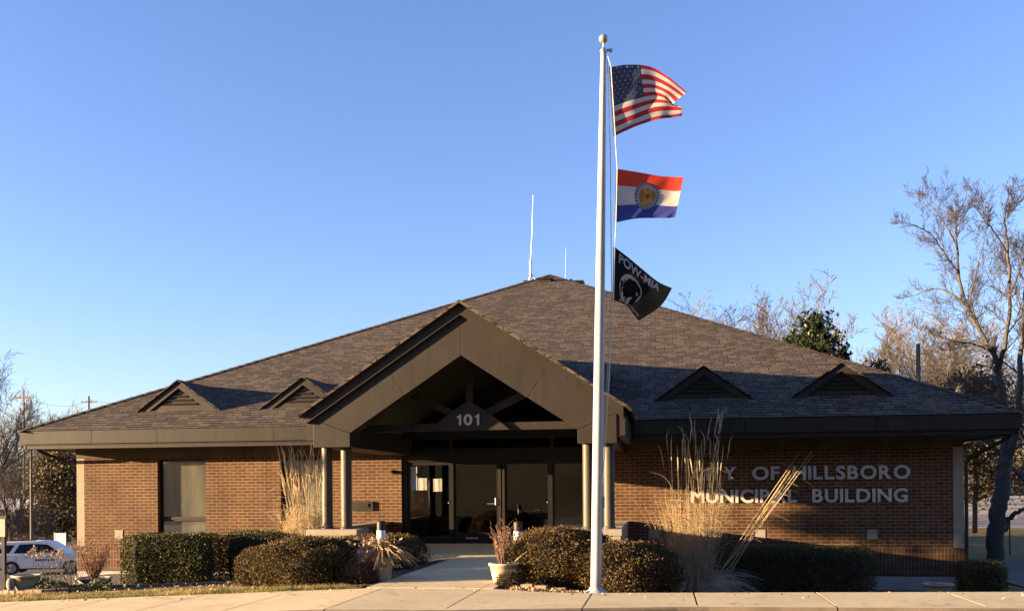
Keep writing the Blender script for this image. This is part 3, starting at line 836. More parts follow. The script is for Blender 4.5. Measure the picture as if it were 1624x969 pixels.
m = MB(); m.tube([cp+Vector((0,0,-.1)),cp+RT*.05+Vector((0,0,-.07)),cp+RT*.05+Vector((0,0,.07)),cp+Vector((0,0,.1))],.012,8); m.build('cleat', M['steel'], pole)
rope = MB()
rp = [(964,90),(969,106),(976,216),(976,224),(979,268),(977,353),(975,392),(973,478),(966,600),(959,720),(953,792)]
rope.tube([at(x,y,PY-.03) for x,y in rp],.007,6)
rope.tube([at(963,90,PY+.02),at(968,240,PY+.03),at(970,480,PY+.03),at(957,700,PY),at(954,790,PY-.02)],.006,6)
tag(rope.build('halyard_rope', M['rope'], smooth=True), 'pale rope halyard running down the flagpole past the flags', 'rope')

def catmull(p, t):
    n = len(p)-1; x = max(0., min(.99999, t))*n; i = int(x); f = x-i
    a = p[max(0,i-1)]; b_ = p[i]; c = p[i+1]; d_ = p[min(n,i+2)]
    return tuple(.5*((2*b_[k])+(-a[k]+c[k])*f+(2*a[k]-5*b_[k]+4*c[k]-d_[k])*f*f+(-a[k]+3*b_[k]-3*c[k]+d_[k])*f**3) for k in range(len(b_)))
class Cloth:
    """cloth surface: control rows of (px, py, depth offset), s along the fly, t down the hoist"""
    def __init__(s, rows, wave): s.rows = rows; s.wave = wave
    def at(s, a, t):
        r = [catmull(row, a) for row in s.rows]
        x, y, d_ = catmull(r, t)
        return at(x, y, PY+d_*.55+.42*a+s.wave(a, t))
    def nrm(s, a, t):
        h = .004
        u = s.at(min(1,a+h), t)-s.at(max(0,a-h), t); v = s.at(a, min(1,t+h))-s.at(a, max(0,t-h))
        n = u.cross(v)
        return n.normalized() if n.length > 1e-9 else -FW
    def grid(s, nu, nv, pick):
        m = MB()
        for j in range(nv+1):
            for i in range(nu+1): m.v.append(tuple(s.at(i/nu, j/nv)))
        for j in range(nv):
            for i in range(nu):
                k = j*(nu+1)+i
                m.f.append((k, k+nu+1, k+nu+2, k+1)); m.m.append(pick((i+.5)/nu, (j+.5)/nv))
        return m
    def patch(s, m, poly, off=.006, both=True, mi=0):
        """2D polygon in (s,t) laid on both faces of the cloth"""
        for side in ((1,-1) if both else (1,)):
            vs = []
            for a, t in poly:
                n = s.nrm(a, t)
                if n.dot(FW) > 0: n = -n
                vs.append(s.at(a, t)+n*off*side)
            m.add(vs, [tuple(range(len(vs)))], mi)
def disc(cx, cy, rx, ry, n=20, a0=0, a1=2*math.pi): return [(cx+rx*math.cos(a0+(a1-a0)*k/n), cy+ry*math.sin(a0+(a1-a0)*k/n)) for k in range(n if a1-a0 > 6.2 else n+1)]
def star(cx, cy, rx, ry): return [(cx+(rx if k%2==0 else rx*.4)*math.sin(math.pi*k/5), cy-(ry if k%2==0 else ry*.4)*math.cos(math.pi*k/5)) for k in range(10)]
# national flag
usr = [[(968,107,0),(996,103,.05),(1030,106,-.04),(1058,121,.10),(1090,147,.28)],
       [(970,137,0),(998,131,-.04),(1031,129,-.10),(1058,139,.02),(1080,154,.16)],
       [(972,165,0),(1000,156,.04),(1034,149,-.12),(1056,155,-.05),(1066,168,-.06)],
       [(974,192,0),(1002,181,.06),(1036,169,.02),(1062,168,.14),(1080,170,.12)],
       [(975,216,0),(1008,201,-.03),(1042,190,.06),(1064,187,-.02),(1082,184,.06)]]
us_ = Cloth(usr, lambda a,t: .018*math.sin(a*17+t*5)*min(1,a*3)+.008*math.sin(t*21+a*9))
t = thing('national_flag', 'red and white striped flag with starred navy corner, topmost on the pole', 'flag', (0,0,0), 0, 'flags on the pole')
m = us_.grid(60, 52, lambda a, tt: 2 if (a < .40 and tt < 7/13) else (0 if int(tt*13)%2 == 0 else 1))
m.build('cloth', [M['f_red'], M['f_white'], M['f_navy']], t, smooth=True)
m = MB()
for r in range(9):
    nst = 6 if r%2 == 0 else 5
    for k in range(nst):
        a = .40*((k+ (.5 if r%2 == 0 else 1.0))/6.0); tt = (7/13)*(r+1)/10
        us_.patch(m, star(a, tt, .0155, .023))
o = m.build('stars', M['f_white'], t); o['kind'] = 'part'
del o['kind']
m = MB(); m.tube([us_.at(0, k/12)+RT*-.012 for k in range(13)], .012, 6); m.build('header_tape', M['f_white'], t)
# state flag
mor = [[(979,268,0),(1010,273,.04),(1045,279,-.05),(1070,281,.02),(1084,281,.12)],
       [(978,310,0),(1010,311,-.03),(1042,313,.03),(1068,316,.05),(1077,315,.16)],
       [(977,353,0),(1008,347,.05),(1036,346,-.03),(1058,346,.04),(1071,345,.10)]]
mo = Cloth(mor, lambda a,t: .016*math.sin(a*15+t*4)*min(1,a*3)+.010*math.sin(t*17+a*23)*t)
t = thing('state_flag', 'red, white and blue banded flag with round gold seal, middle of the pole', 'flag', (0,0,0), 0, 'flags on the pole')
m = mo.grid(48, 36, lambda a, tt: 0 if tt < 1/3 else (1 if tt < 2/3 else 2))
m.build('cloth', [M['f_red2'], M['f_white'], M['f_blue']], t, smooth=True)
cx, cy, rx, ry = .375, .50, .150, .275
m = MB()
def ring(poly_o, poly_i, off, mi):
    n = len(poly_o)
    for k in range(n):
        mo.patch(m, [poly_o[k], poly_o[(k+1)%n], poly_i[(k+1)%n], poly_i[k]], off, True, mi)
ring(disc(cx,cy,rx,ry,40), disc(cx,cy,rx*.84,ry*.84,40), .005, 0)
for k in range(24):
    a = 2*math.pi*k/24; mo.patch(m, star(cx+rx*.925*math.cos(a), cy+ry*.925*math.sin(a), .020, .036), .008, True, 1)
ring(disc(cx,cy,rx*.84,ry*.84,40), disc(cx,cy,rx*.68,ry*.68,40), .005, 1); ring(disc(cx,cy,rx*.68,ry*.68,40), disc(cx,cy,.001,.001,40), .006, 5)
# seal: two bears holding a round shield, scroll below, helmet above
for s in (-1,1):
    mo.patch(m, [(cx+s*.045,cy-.11),(cx+s*.075,cy-.12),(cx+s*.098,cy-.06),(cx+s*.100,cy+.02),(cx+s*.085,cy+.10),(cx+s*.05,cy+.12),(cx+s*.055,cy+.02),(cx+s*.04,cy-.04)][::s], .009, True, 2)
ring(disc(cx,cy-.0,.050,.095,20), disc(cx,cy-.0,.001,.002,20), .009, 3)
ring(disc(cx,cy-.0,.022,.045,14), disc(cx,cy-.0,.001,.002,14), .012, 4)
mo.patch(m, [(cx-.085,cy+.10),(cx-.04,cy+.15),(cx+.04,cy+.15),(cx+.085,cy+.10),(cx+.07,cy+.165),(cx,cy+.195),(cx-.07,cy+.165)], .009, True, 3)
mo.patch(m, [(cx-.03,cy-.11),(cx,cy-.17),(cx+.03,cy-.11)], .009, True, 2)
m.build('seal', [M['f_blue'], M['f_white'], M['f_orange'], M['f_gold'], M['f_red2'], cloth('flag_pale_gold', (.58,.43,.19))], t)
m = MB(); m.tube([mo.at(0, k/12)+RT*-.01 for k in range(13)], .010, 6); m.build('header_tape', M['f_white'], t)
# black flag
por = [[(975,392,0),(996,408,.05),(1020,428,-.04),(1044,447,.05),(1066,457,.16)],
       [(974,434,0),(992,447,-.03),(1013,463,.04),(1032,474,-.03),(1048,485,.08)],
       [(973,476,0),(984,480,.05),(996,487,-.03),(1004,498,.05),(1013,509,.10)]]
po = Cloth(por, lambda a,t: .015*math.sin(a*14+t*6)*min(1,a*3))
t = thing('black_flag', 'black drooping flag with white lettering and profile emblem, lowest on the pole', 'flag', (0,0,0), 0, 'flags on the pole')
po.grid(44, 32, lambda a, tt: 0).build('cloth', M['f_black'], t, smooth=True)
m = MB()
def pring(po_, pi_, off, mi):
    n = len(po_)
    for k in range(n): po.patch(m, [po_[k], po_[(k+1)%n], pi_[(k+1)%n], pi_[k]], off, True, mi)
ecx, ecy = .36, .62
pring(disc(ecx,ecy,.215,.31,36), disc(ecx,ecy,.10,.15,36), .005, 0); pring(disc(ecx,ecy,.10,.15,36), disc(ecx,ecy,.002,.002,36), .005, 0)
# bowed head in profile (black), watch tower and wire
po.patch(m, [(ecx+.15,ecy-.19),(ecx+.05,ecy-.26),(ecx-.06,ecy-.23),(ecx-.12,ecy-.12),(ecx-.155,ecy-.03),(ecx-.135,ecy+.02),(ecx-.15,ecy+.08),(ecx-.11,ecy+.11),(ecx-.10,ecy+.17),(ecx-.03,ecy+.17),(ecx-.02,ecy+.30),(ecx+.10,ecy+.32),(ecx+.19,ecy+.20),(ecx+.17,ecy+.05),(ecx+.19,ecy-.08)], .009, True, 1)
po.patch(m, [(ecx-.20,ecy-.09),(ecx-.15,ecy-.09),(ecx-.16,ecy-.02),(ecx-.165,ecy+.14),(ecx-.185,ecy+.14),(ecx-.19,ecy-.02)], .009, True, 1)
m.build('emblem', [M['f_pale'], M['f_black']], t)
def cloth_text(cl, s, a0, a1, t0, t1, mat, parent, off=.03):
    me = text_mesh(s, 1., 0, off)
    bm = bmesh.new(); bm.from_mesh(me)
    bmesh.ops.triangulate(bm, faces=bm.faces[:])
    bmesh.ops.subdivide_edges(bm, edges=[e_ for e_ in bm.edges if e_.calc_length() > .12], cuts=2)
    bmesh.ops.triangulate(bm, faces=bm.faces[:])
    x0 = min(v.co.x for v in bm.verts); x1 = max(v.co.x for v in bm.verts); y0 = min(v.co.y for v in bm.verts); y1 = max(v.co.y for v in bm.verts)
    for v in bm.verts:
        a = lerp(a0, a1, (v.co.x-x0)/(x1-x0)); tt = lerp(t1, t0, (v.co.y-y0)/(y1-y0))
        n = cl.nrm(a, tt)
        if n.dot(FW) > 0: n = -n
        v.co = cl.at(a, tt)+n*.007
    me.materials.clear(); 
    bm.to_mesh(me); bm.free(); me.materials.append(mat); me.name = 'lettering'
    for p_ in me.polygons: p_.material_index = 0
    o = bpy.data.objects.new('lettering', me); col.objects.link(o); o.parent = parent
cloth_text(po, 'POW-MIA', .10, .80, .085, .27, M['f_pale'], t)
cloth_text(po, 'YOU ARE NOT FORGOTTEN', .18, .86, .88, .95, M['f_pale'], t, .02)
m = MB(); m.tube([po.at(0, k/12)+RT*-.01 for k in range(13)], .010, 6); m.build('header_tape', M['f_white'], t)

# ------------------------------------------------------------------ hedges and shrubs
def rnd_unit(r):
    while True:
        v = Vector((r.uniform(-1,1), r.uniform(-1,1), r.uniform(-1,1)))
        if .05 < v.length < 1: return v.normalized()
def hash_noise(p, k):
    return (math.sin(p.x*k+1.3)*math.sin(p.y*k*1.13+.7)*math.sin(p.z*k*.91+2.1))
def leafy(m, pts, size, r, aspect=1.5, out=.6):
    for p, n in pts:
        d_ = (n*out+rnd_unit(r)*.9).normalized()
        side = d_.cross(rnd_unit(r))
        if side.length < 1e-3: continue
        side.normalize(); s = size*r.uniform(.6,1.3)
        a = p-side*s*.5; b_ = p+side*s*.5; tip = p+d_*s*aspect
        md = p+d_*s*aspect*.5
        m.add([p, md+side*s*.5, tip, md-side*s*.5], [(0,1,2,3)])
def super_pts(sx, sy, sz, e_, n, r, lump, zcut=-1.):
    """points on a superellipsoid of half sizes sx, sy, sz (z from 0 to 2 sz)"""
    out = []
    while len(out) < n:
        d_ = rnd_unit(r)
        d_ = Vector((d_.x*sx, d_.y*sy, d_.z*sz)).normalized() if r.random() < .0 else d_
        q = (abs(d_.x/sx)**e_+abs(d_.y/sy)**e_+abs(d_.z/sz)**e_)**(-1/e_)
        p = d_*q
        nn = Vector((math.copysign(abs(p.x/sx)**(e_-1), p.x)/sx, math.copysign(abs(p.y/sy)**(e_-1), p.y)/sy, math.copysign(abs(p.z/sz)**(e_-1), p.z)/sz)).normalized()
        # sampling weight so that faces are covered evenly
        w = q*q/max(.15, abs(nn.dot(d_)))/(max(sx,sy,sz)**2*1.6)
        if r.random() > w: continue
        k = 1+lump*(hash_noise(p, 5.1)+.6*hash_noise(p, 11.7))-r.random()**2*.16+(r.random()**9)*.13
        out.append((Vector((p.x*k, p.y*k, p.z*k+sz)), nn))
    return out
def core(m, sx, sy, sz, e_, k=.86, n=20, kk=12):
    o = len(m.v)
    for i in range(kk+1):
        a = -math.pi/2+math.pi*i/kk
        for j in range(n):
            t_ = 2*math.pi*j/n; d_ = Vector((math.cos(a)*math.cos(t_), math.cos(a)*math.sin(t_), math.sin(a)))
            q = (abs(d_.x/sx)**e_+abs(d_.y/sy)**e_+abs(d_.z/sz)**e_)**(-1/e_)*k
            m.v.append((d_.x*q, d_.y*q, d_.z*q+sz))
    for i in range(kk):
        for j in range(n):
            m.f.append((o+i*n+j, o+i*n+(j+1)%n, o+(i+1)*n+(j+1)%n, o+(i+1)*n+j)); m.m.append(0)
def shrub(name, label, cat, loc, half, e_, n, size, mat, seed, lump=.06, rz=0, group=None, aspect=1.5, out=.6):
    r = random.Random(seed)
    t = thing(name, label, cat, loc, rz, group)
    m = MB(); leafy(m, super_pts(*half, e_, n, r, lump), size, r, aspect, out); m.build('foliage', mat, t, uv=False)
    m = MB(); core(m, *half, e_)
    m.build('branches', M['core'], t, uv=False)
    m = MB()
    for p, nn in super_pts(*half, e_, 70, r, lump):
        if nn.z < -.2: continue
        d_ = (nn+rnd_unit(r)*.6).normalized(); q = p+d_*r.uniform(.03,.11)
        m.tube([p-nn*.08, p.lerp(q,.5)+rnd_unit(r)*.01, q],[.0035,.003,.0015],3,False)
    m.build('twigs', M['twig_tan'], t, uv=False)
    return t
def base_at(px, py, Y):
    p = at(px, py, Y); return (p.x, p.y, hz(p.x, p.y)+.02)
# trimmed box hedges, left of the walk
def hedge(px0, px1, ytop, Y, depth, label, seed, group, n=15000):
    a = at(px0, ytop, Y); c = at(px1, ytop, Y); cx_ = (a.x+c.x)/2; hx = (c-a).length/2
    mid = (a+c)/2+FW*depth/2
    z0 = hz(mid.x, mid.y); h = mid.z-z0
    return shrub('box_hedge', label, 'hedge', (mid.x, mid.y, z0), (hx, depth/2, h/2), 10, int(n*1.5), .025, M['box_leaf'], seed, .04, R(3), group)
G = 'trimmed box hedges in front of the brick wall'
hedge(188, 330, 850, 19.6, 1.0, 'square trimmed box hedge below the left brick corner, beside the bowls', 11, G, 17000)
hedge(346, 470, 846, 20.2, 1.1, 'trimmed box hedge under the second window, partly hidden by a round yew', 12, G, 15000)
hedge(1166, 1274, 869, 21.2, .9, 'shaded low box hedge behind the tall dry grass, below the lettering', 13, G, 11000)
hedge(1276, 1390, 870, 21.0, .9, 'shaded low box hedge under the end of the lettering, beside bare foundation', 14, G, 11000)
hedge(1541, 1602, 893, 21.5, .9, 'small dark box hedge past the right corner of the building', 15, G, 6000)
# mounded yews
def yew(px, ptop, half, Y, label, seed, n, e_=2.6, rz=0):
    p = at(px, ptop, Y); z0 = hz(p.x, p.y)-.02
    hh = (p.z-z0)/2
    return shrub('yew_shrub', label, 'shrub', (p.x, p.y, z0), (half[0], half[1], hh), e_, int(n*1.7), .021, M['yew_leaf'], seed, .11, rz, 'mounded yew shrubs by the walkway', 1.9, .8)
yew(418, 868, (.42,.5), 16.6, 'small brown green yew tucked against the left box hedge', 21, 7000)
yew(497, 854, (.90,.98), 15.3, 'large rounded yew mound with bright sunlit left flank', 22, 24000, 2.3)
yew(594, 851, (.80,1.45), 17.9, 'dark flat-topped yew at the left edge of the walkway, in shade', 23, 15000, 3.4)
yew(890, 840, (.84,.98), 15.0, 'sunlit yew mound behind the right planter urn', 24, 24000, 2.25)
yew(982, 860, (.90,.95), 14.5, 'dark rounded yew mound just right of the flagpole', 25, 24000, 2.2)
# two dry round bushes at the walkway corners
def drybush(px, pbase, Y, rad, label, seed):
    p = at(px, pbase, Y); r = random.Random(seed)
    t = thing('dry_bush', label, 'bush', (p.x, p.y, hz(p.x,p.y)), 0, 'small dry round bushes at the walkway corners')
    m = MB()
    for k in range(1500):
        d_ = rnd_unit(r); d_.z = abs(d_.z)*.9-.05; d_.normalize()
        L = rad*r.uniform(.82,1.04)
        a = d_*L*.35; b_ = d_*L*.8+rnd_unit(r)*.02; c = d_*L+rnd_unit(r)*.03
        m.tube([a+Vector((0,0,rad*.25)), b_+Vector((0,0,rad*.25)), c+Vector((0,0,rad*.25))],[.004,.003,.002],3,False)
    m.build('stems', M['dry_bush'], t, uv=False)
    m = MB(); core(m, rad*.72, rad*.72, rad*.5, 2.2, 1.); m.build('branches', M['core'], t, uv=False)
drybush(567, 934, 14.6, .33, 'reddish dry round bush at the left walkway corner', 31)
drybush(809, 933, 13.9, .22, 'pale brown dry round bush in front of the planter urn', 32)

# tall dry ornamental grass
def blade(m, base, lean, L, curl, w, n=7, mi=0, rr=None):
    p = Vector(base); d_ = Vector((lean.x, lean.y, 1)).normalized(); pts = [p.copy()]; ws = [w]
    side_drop = Vector((lean.x, lean.y, 0))
    if side_drop.length < 1e-4: side_drop = Vector((.01,0,0))
    side_drop.normalize()
    for k in range(n):
        p = p+d_*(L/n); pts.append(p.copy()); ws.append(max(.0012, w*(1-(k+1)/n*.8)))
        d_ = (d_+Vector((side_drop.x, side_drop.y, -1.0))*curl/n).normalized()
    m.tube(pts, ws, 3, False, mi)
    return pts
def grass_clump(name, label, loc, nup, ndroop, hgt, spread, seed, leanx=0., plume=True):
    r = random.Random(seed)
    t = thing(name, label, 'ornamental grass', loc, 0, 'tall dry ornamental grass clumps')
    up = MB(); dr = MB(); pl = MB()
    for k in range(nup):
        a = r.uniform(0, 6.283); q = spread*math.sqrt(r.random())
        tall = r.random()
        L = hgt*(lerp(.36,.62,r.random()) if tall < .84 else lerp(.66,1.0,r.random()))
        ln = Vector((math.cos(a)*q*.07+leanx+r.gauss(0,.045), math.sin(a)*q*.06+r.gauss(0,.04), 0))
        pts = blade(up, (math.cos(a)*q*.85, math.sin(a)*q*.8, 0), ln, L, r.uniform(.01,.12) if tall >= .84 else r.uniform(.05,.5), r.uniform(.004,.0075), 7)
        if plume and L > hgt*.74:
            e0, e1 = pts[-2], pts[-1]; dd = (e1-e0).normalized()
            pl.tube([e1-dd*.28, e1-dd*.1, e1+dd*.12+Vector((r.gauss(0,.02),0,-.01)), e1+dd*.3+Vector((r.gauss(0,.05),r.gauss(0,.03),-.02))],[.005,.013,.011,.003],5,False)
        for w_ in range(2 if tall < .84 else 1):   # broken dry leaves hanging off the stems
            q0 = pts[r.randint(2,6)]; aa = r.uniform(0,6.283)
            blade(up, q0, Vector((math.cos(aa),math.sin(aa),0))*r.uniform(.2,.9), r.uniform(.25,.7), r.uniform(.9,2.6), r.uniform(.0025,.005), 5)
    for k in range(ndroop):
        a = r.uniform(0, 6.283); q = r.uniform(.2,1.)*spread
        ln = Vector((math.cos(a), math.sin(a), 0))*r.uniform(.3,1.0)
        blade(dr, (math.cos(a)*q*.6, math.sin(a)*q*.6, 0), ln, hgt*r.uniform(.20,.44), r.uniform(1.2,2.5), r.uniform(.004,.008), 8)
    up.build('stems', M['straw'], t, uv=False); 
    if ndroop: dr.build('leaf_skirt', M['strawgrey'], t, uv=False)
    if plume: pl.build('plumes', M['straw'], t, uv=False)
    return t
grass_clump('ornamental_grass', 'pale sunlit dry grass clump leaning beside the left portico columns', base_at(490, 880, 20.6), 560, 200, 2.75, .40, 41, -.045)
grass_clump('ornamental_grass', 'tallest dry grass clump with long plumes in front of the lettering', base_at(1096, 930, 20.9), 330, 560, 3.95, .60, 42, .0)
# the bundle of stalks leaning to the right
r = random.Random(5)
a0 = Vector(base_at(1118, 930, 20.7)); tip = at(1284, 710, 20.3)
t = thing('leaning_stalks', 'slanting bundle of dry grass stalks crossing in front of the lettering', 'grass stalks', a0)
m = MB()
for k in range(8):
    e_ = tip+Vector((r.gauss(0,.10), r.gauss(0,.08), r.gauss(0,.10)))-a0
    e_ = e_*r.uniform(.82,1.0)
    mid = e_*.5+Vector((r.gauss(0,.03),r.gauss(0,.03),-.02)); s0 = Vector((r.gauss(0,.12),r.gauss(0,.06),0))
    m.tube([s0, s0.lerp(mid,.5), mid, mid.lerp(e_,.5)+Vector((0,0,.01)), e_],[.006,.006,.005,.007,.003],4,False)
for k in range(14):
    q0 = (tip-a0)*r.uniform(.35,.85); aa = r.uniform(0,6.283)
    blade(m, q0, Vector((math.cos(aa)*.8+.3,math.sin(aa)*.4,0)), r.uniform(.4,.9), r.uniform(1.4,2.8), .0035, 7)
m.build('stalks', M['straw'], t, uv=False)

# ------------------------------------------------------------------ pots, bollards, small things
def pot(label, loc, R0, R1, H, group='planters around the building', name='planter'):
    t = thing(name, label, 'planter', loc, 0, group)
    m = MB(); m.lathe([(R0*.96,0),(R0,.02),(lerp(R0,R1,.5)*1.02,H*.5),(R1*.97,H*.86),(R1*1.06,H*.88),(R1*1.08,H*.94),(R1*1.05,H),(R1*.93,H),(R1*.88,H*.9),(.05,H*.88)],32)
    m.build('pot', M['pot'], t, smooth=False)
    o = t.children[0]; o.data.polygons.foreach_set('use_smooth', [len(p_.vertices) == 4 for p_ in o.data.polygons])
    m = MB(); m.lathe([(R1*.9,H*.89),(R1*.5,H*.925),(.02,H*.94)],20); m.build('soil', M['soil'], t)
    return t
def dead_plant(name, label, loc, n, h, spread, mat, seed, leaves=0, lmat=None, lsize=.03, up=1., cat='plant', heads=0):
    r = random.Random(seed); t = thing(name, label, cat, loc)
    m = MB(); lf = MB(); hd = MB()
    for k in range(n):
        a = r.uniform(0,6.283); q = spread*math.sqrt(r.random())
        d_ = Vector((math.cos(a)*q/h, math.sin(a)*q/h, up)).normalized()
        p = Vector((math.cos(a)*q*.25, math.sin(a)*q*.25, 0)); pts = [p.copy()]
        L = h*r.uniform(.55,1.05)
        for s in range(5):
            d_ = (d_+rnd_unit(r)*.16).normalized(); p = p+d_*L/5; pts.append(p.copy())
            if s > 1 and r.random() < .7:
                dd = (d_+rnd_unit(r)*.9).normalized(); m.tube([p, p+dd*L*.12, p+(dd+rnd_unit(r)*.3)*L*.22],[.003,.0025,.0015],3,False)
            if leaves:
                leafy(lf, [(p+rnd_unit(r)*.05, rnd_unit(r)) for _ in range(leaves)], lsize, r, 1.6, .3)
        m.tube(pts, [.006,.0055,.005,.004,.003,.002], 4, False)
        if heads and k%heads == 0:
            hd = MB(); leafy(hd, [(p+rnd_unit(r)*.07*r.random(), rnd_unit(r)) for _ in range(60)], .028, r, 1.2, .6); hd.build('flower_head', M['dryleaf'], t, uv=False)
    m.build('stems', mat, t, uv=False)
    if lf.v: lf.build('leaves', lmat or M['dryleaf'], t, uv=False)
    return t
# planter urn right of the walk, with dead stems
p = at(800, 918, 14.4); z0 = max(hz(p.x,p.y),-.05)
rim = at(800, 892, 14.4).z
pot('pale tapered planter urn at the right of the walkway', (p.x,p.y,z0), .16, .225, rim-z0)
dead_plant('dead_plant', 'bare brown stems standing in the urn by the walkway', (p.x-.03,p.y,rim-.04), 44, .60, .2, M['twig_red'], 51, 1, M['dryleaf'], .02)
m = MB(); m.tube([at(806,899,14.4), at(822,885,14.35), at(846,866,14.3)],[.01,.009,.005],6)
tag(m.build('fallen_stalk', M['straw']), 'single broken pale stalk lying across the urn rim', 'stalk')
# planter with collapsed plant, left of the walk
p = at(606, 925, 14.9); z0 = max(hz(p.x,p.y),-.08)
pot('planter smothered by a collapsed dead plant left of the walkway', (p.x,p.y,z0), .13, .19, .42)
t = thing('collapsed_plant', 'collapsed plant of drooping dry leaves left of the walkway', 'plant', (p.x,p.y,z0+.42))
r = random.Random(9); m = MB()
for k in range(260):
    a = r.uniform(0,6.283); w = r.uniform(.006,.016)
    blade(m, (math.cos(a)*.08,math.sin(a)*.08,0), Vector((math.cos(a),math.sin(a),0))*r.uniform(.2,1.6), r.uniform(.25,.62), r.uniform(2.,4.2), w, 7)
leafy(m, [(Vector((r.gauss(-.10,.18),r.gauss(-.05,.14),r.uniform(-.2,.26))), rnd_unit(r)) for _ in range(420)], .05, r, 1.7, .4)
m.build('leaves', M['dryleaf'], t, uv=False)
m = MB(); m.sphere((-.31,-.12,.06),.055,10,8,sq=(1.2,1,.8)); m.build('seed_head', M['white'], t, smooth=True)
# bollard lights
def bollard(px, ptop, pbot, Y, label):
    p = at(px, pbot, Y); zt = at(px, ptop, Y).z; z0 = hz(p.x,p.y); H = zt-z0; rr = .075
    t = thing('bollard_light', label, 'bollard light', (p.x,p.y,z0), 0, 'bollard lights by the walkway')
    m = MB(); m.tube([(0,0,-.05),(0,0,H-.30)],rr*.94,20); m.build('post', M['column'], t)
    m = MB(); m.tube([(0,0,H-.30),(0,0,H-.16)],rr,20); m.build('lens', M['white'], t)
    m = MB(); m.tube([(0,0,H-.16),(0,0,H-.01)],rr*1.02,20); m.lathe([(rr*1.02,0),(rr*.8,.012),(.01,.016)],20,(0,0,H-.01)); m.build('cap', M['bronze_dark'], t)
bollard(605, 826, 905, 16.6, 'dark bollard light left of the walkway with white lens band')
bollard(822, 827, 900, 16.0, 'dark bollard light right of the walkway behind the urn')
# bowls at the left bed
pl_ = at(42, 933, 17.6); zl = hz(pl_.x,pl_.y)
t0 = pot('round pale bowl planter at the far left of the bed', (pl_.x,pl_.y,at(42,935,17.6).z), .17, .245, at(42,911,17.6).z-at(42,935,17.6).z)
pm = at(149, 930, 18.2)
pot('wide shallow bowl planter holding a reddish dry shrub, near the brick corner', (pm.x,pm.y,at(149,932,18.2).z), .19, .31, at(149,915,18.2).z-at(149,932,18.2).z)
dead_plant('dry_shrub', 'reddish dry shrub growing in the wide bowl by the brick corner', (pm.x,pm.y,at(149,916,18.2).z), 60, .75, .36, M['twig_red'], 52, 3, leaf('russet_leaf', (.16,.075,.035), (.26,.13,.06), (.36,.21,.11), .8, .2, 30), .022)
for (px, py, Y, s, lab) in ((86, 930, 18.6, 53, 'dried hydrangea with brown flower heads behind the far left bowl'), (114, 930, 19.4, 55, 'dried hydrangea with many heads between the two bowls')):
    q = at(px, py, Y)
    dead_plant('dried_hydrangea', lab, (q.x,q.y,q.z), 17, .86, .42, M['twig_grey'], s, 1, M['dryleaf'], .022, heads=3)
# bowl by the right foundation
q = at(1488, 935, 20.6); zq = hz(q.x,q.y)
pot('low grey bowl with bare branches in front of the concrete foundation', (q.x,q.y,at(1488,940,20.6).z-.05), .22, .30, .26)
dead_plant('dead_plant', 'bare dark branches spreading in the bowl by the foundation', (q.x,q.y,at(1488,935,20.6).z), 18, .34, .62, M['bark_dark'], 57, 1, M['dryleaf'], .025, .35)
dead_plant('dead_plant', 'small bare brown plant in shade beside the right wing wall', base_at(1035, 925, 19.6), 24, 1.0, .5, M['twig_grey'], 58, 0)
# stone edging of the left bed: one row of small bricks
ed = MB(); r = random.Random(4)
def edging(pts, name, label):
    m = MB(); 
    for (a, c) in zip(pts, pts[1:]):
        a, c = Vector(a), Vector(c); L = (c-a).length; n = max(1, int(L/.2))
        ang = math.atan2(c.y-a.y, c.x-a.x)
        for k in range(n):
            p_ = a.lerp(c, (k+.5)/n); z_ = hz(p_.x,p_.y)
            mt = Matrix.Translation((p_.x,p_.y,z_+.045+r.uniform(-.012,.012))) @ Matrix.Rotation(ang+r.gauss(0,.05),4,'Z') @ Matrix.Rotation(r.gauss(0,.04),4,'Y')
            hx, hy, h_ = .092, .05, .06
            vs = [mt @ Vector((sx*hx,sy*hy,sz_*h_)) for sz_ in (-1,1) for sx,sy in ((-1,-1),(1,-1),(1,1),(-1,1))]
            m.add(vs, [(3,2,1,0),(4,5,6,7),(0,1,5,4),(1,2,6,5),(2,3,7,6),(3,0,4,7)])
    return tag(m.build(name, M['edging'], bevel=.006), label, 'edging')
def gp(px, py, Y): q_ = at(px,py,Y); return (q_.x,q_.y,0)
edging([gp(-10,934,17.4),gp(28,940,16.9),gp(70,942,16.7),gp(130,940,17.0),gp(172,936,17.6)], 'brick_edging', 'curved row of edging bricks round the bowl planters')
edging([gp(176,934,17.9),gp(240,931,18.2),gp(330,927,18.6),gp(392,926,18.4)], 'brick_edging', 'straight row of edging bricks at the foot of the left hedge')
edging([gp(826,937,13.6),gp(870,938,13.4),gp(905,939,13.3)], 'brick_edging', 'short row of edging bricks between the dry bush and the flagpole')
# rocks
m = MB(); q = at(17, 934, 17.4); m.sphere((0,0,.09),.1,12,8,sq=(.8,.7,1.25)); o = m.build('round_stone', M['rock'], smooth=True); o.location = (q.x,q.y,q.z); tag(o, 'small grey rounded stone beside the sign post', 'stone')
# ground cover
gc = MB(); r = random.Random(8)
for k in range(9000):
    px = r.uniform(52,176); Y = r.uniform(16.9,18.6)
    q = at(px, 930, Y); z_ = hz(q.x,q.y)
    hgt = .13*max(0,.3+math.sin(q.x*5.1)*math.sin(q.y*4.3+1))+.05
    leafy(gc, [(Vector((q.x,q.y,z_+.03+r.random()*hgt)), Vector((0,0,1)))], .03, r, 1.8, .5)
tag(gc.build('ground_cover', M['groundcover'], uv=False), 'low creeping green ground cover around the bowl planters', 'ground cover', kind='stuff')
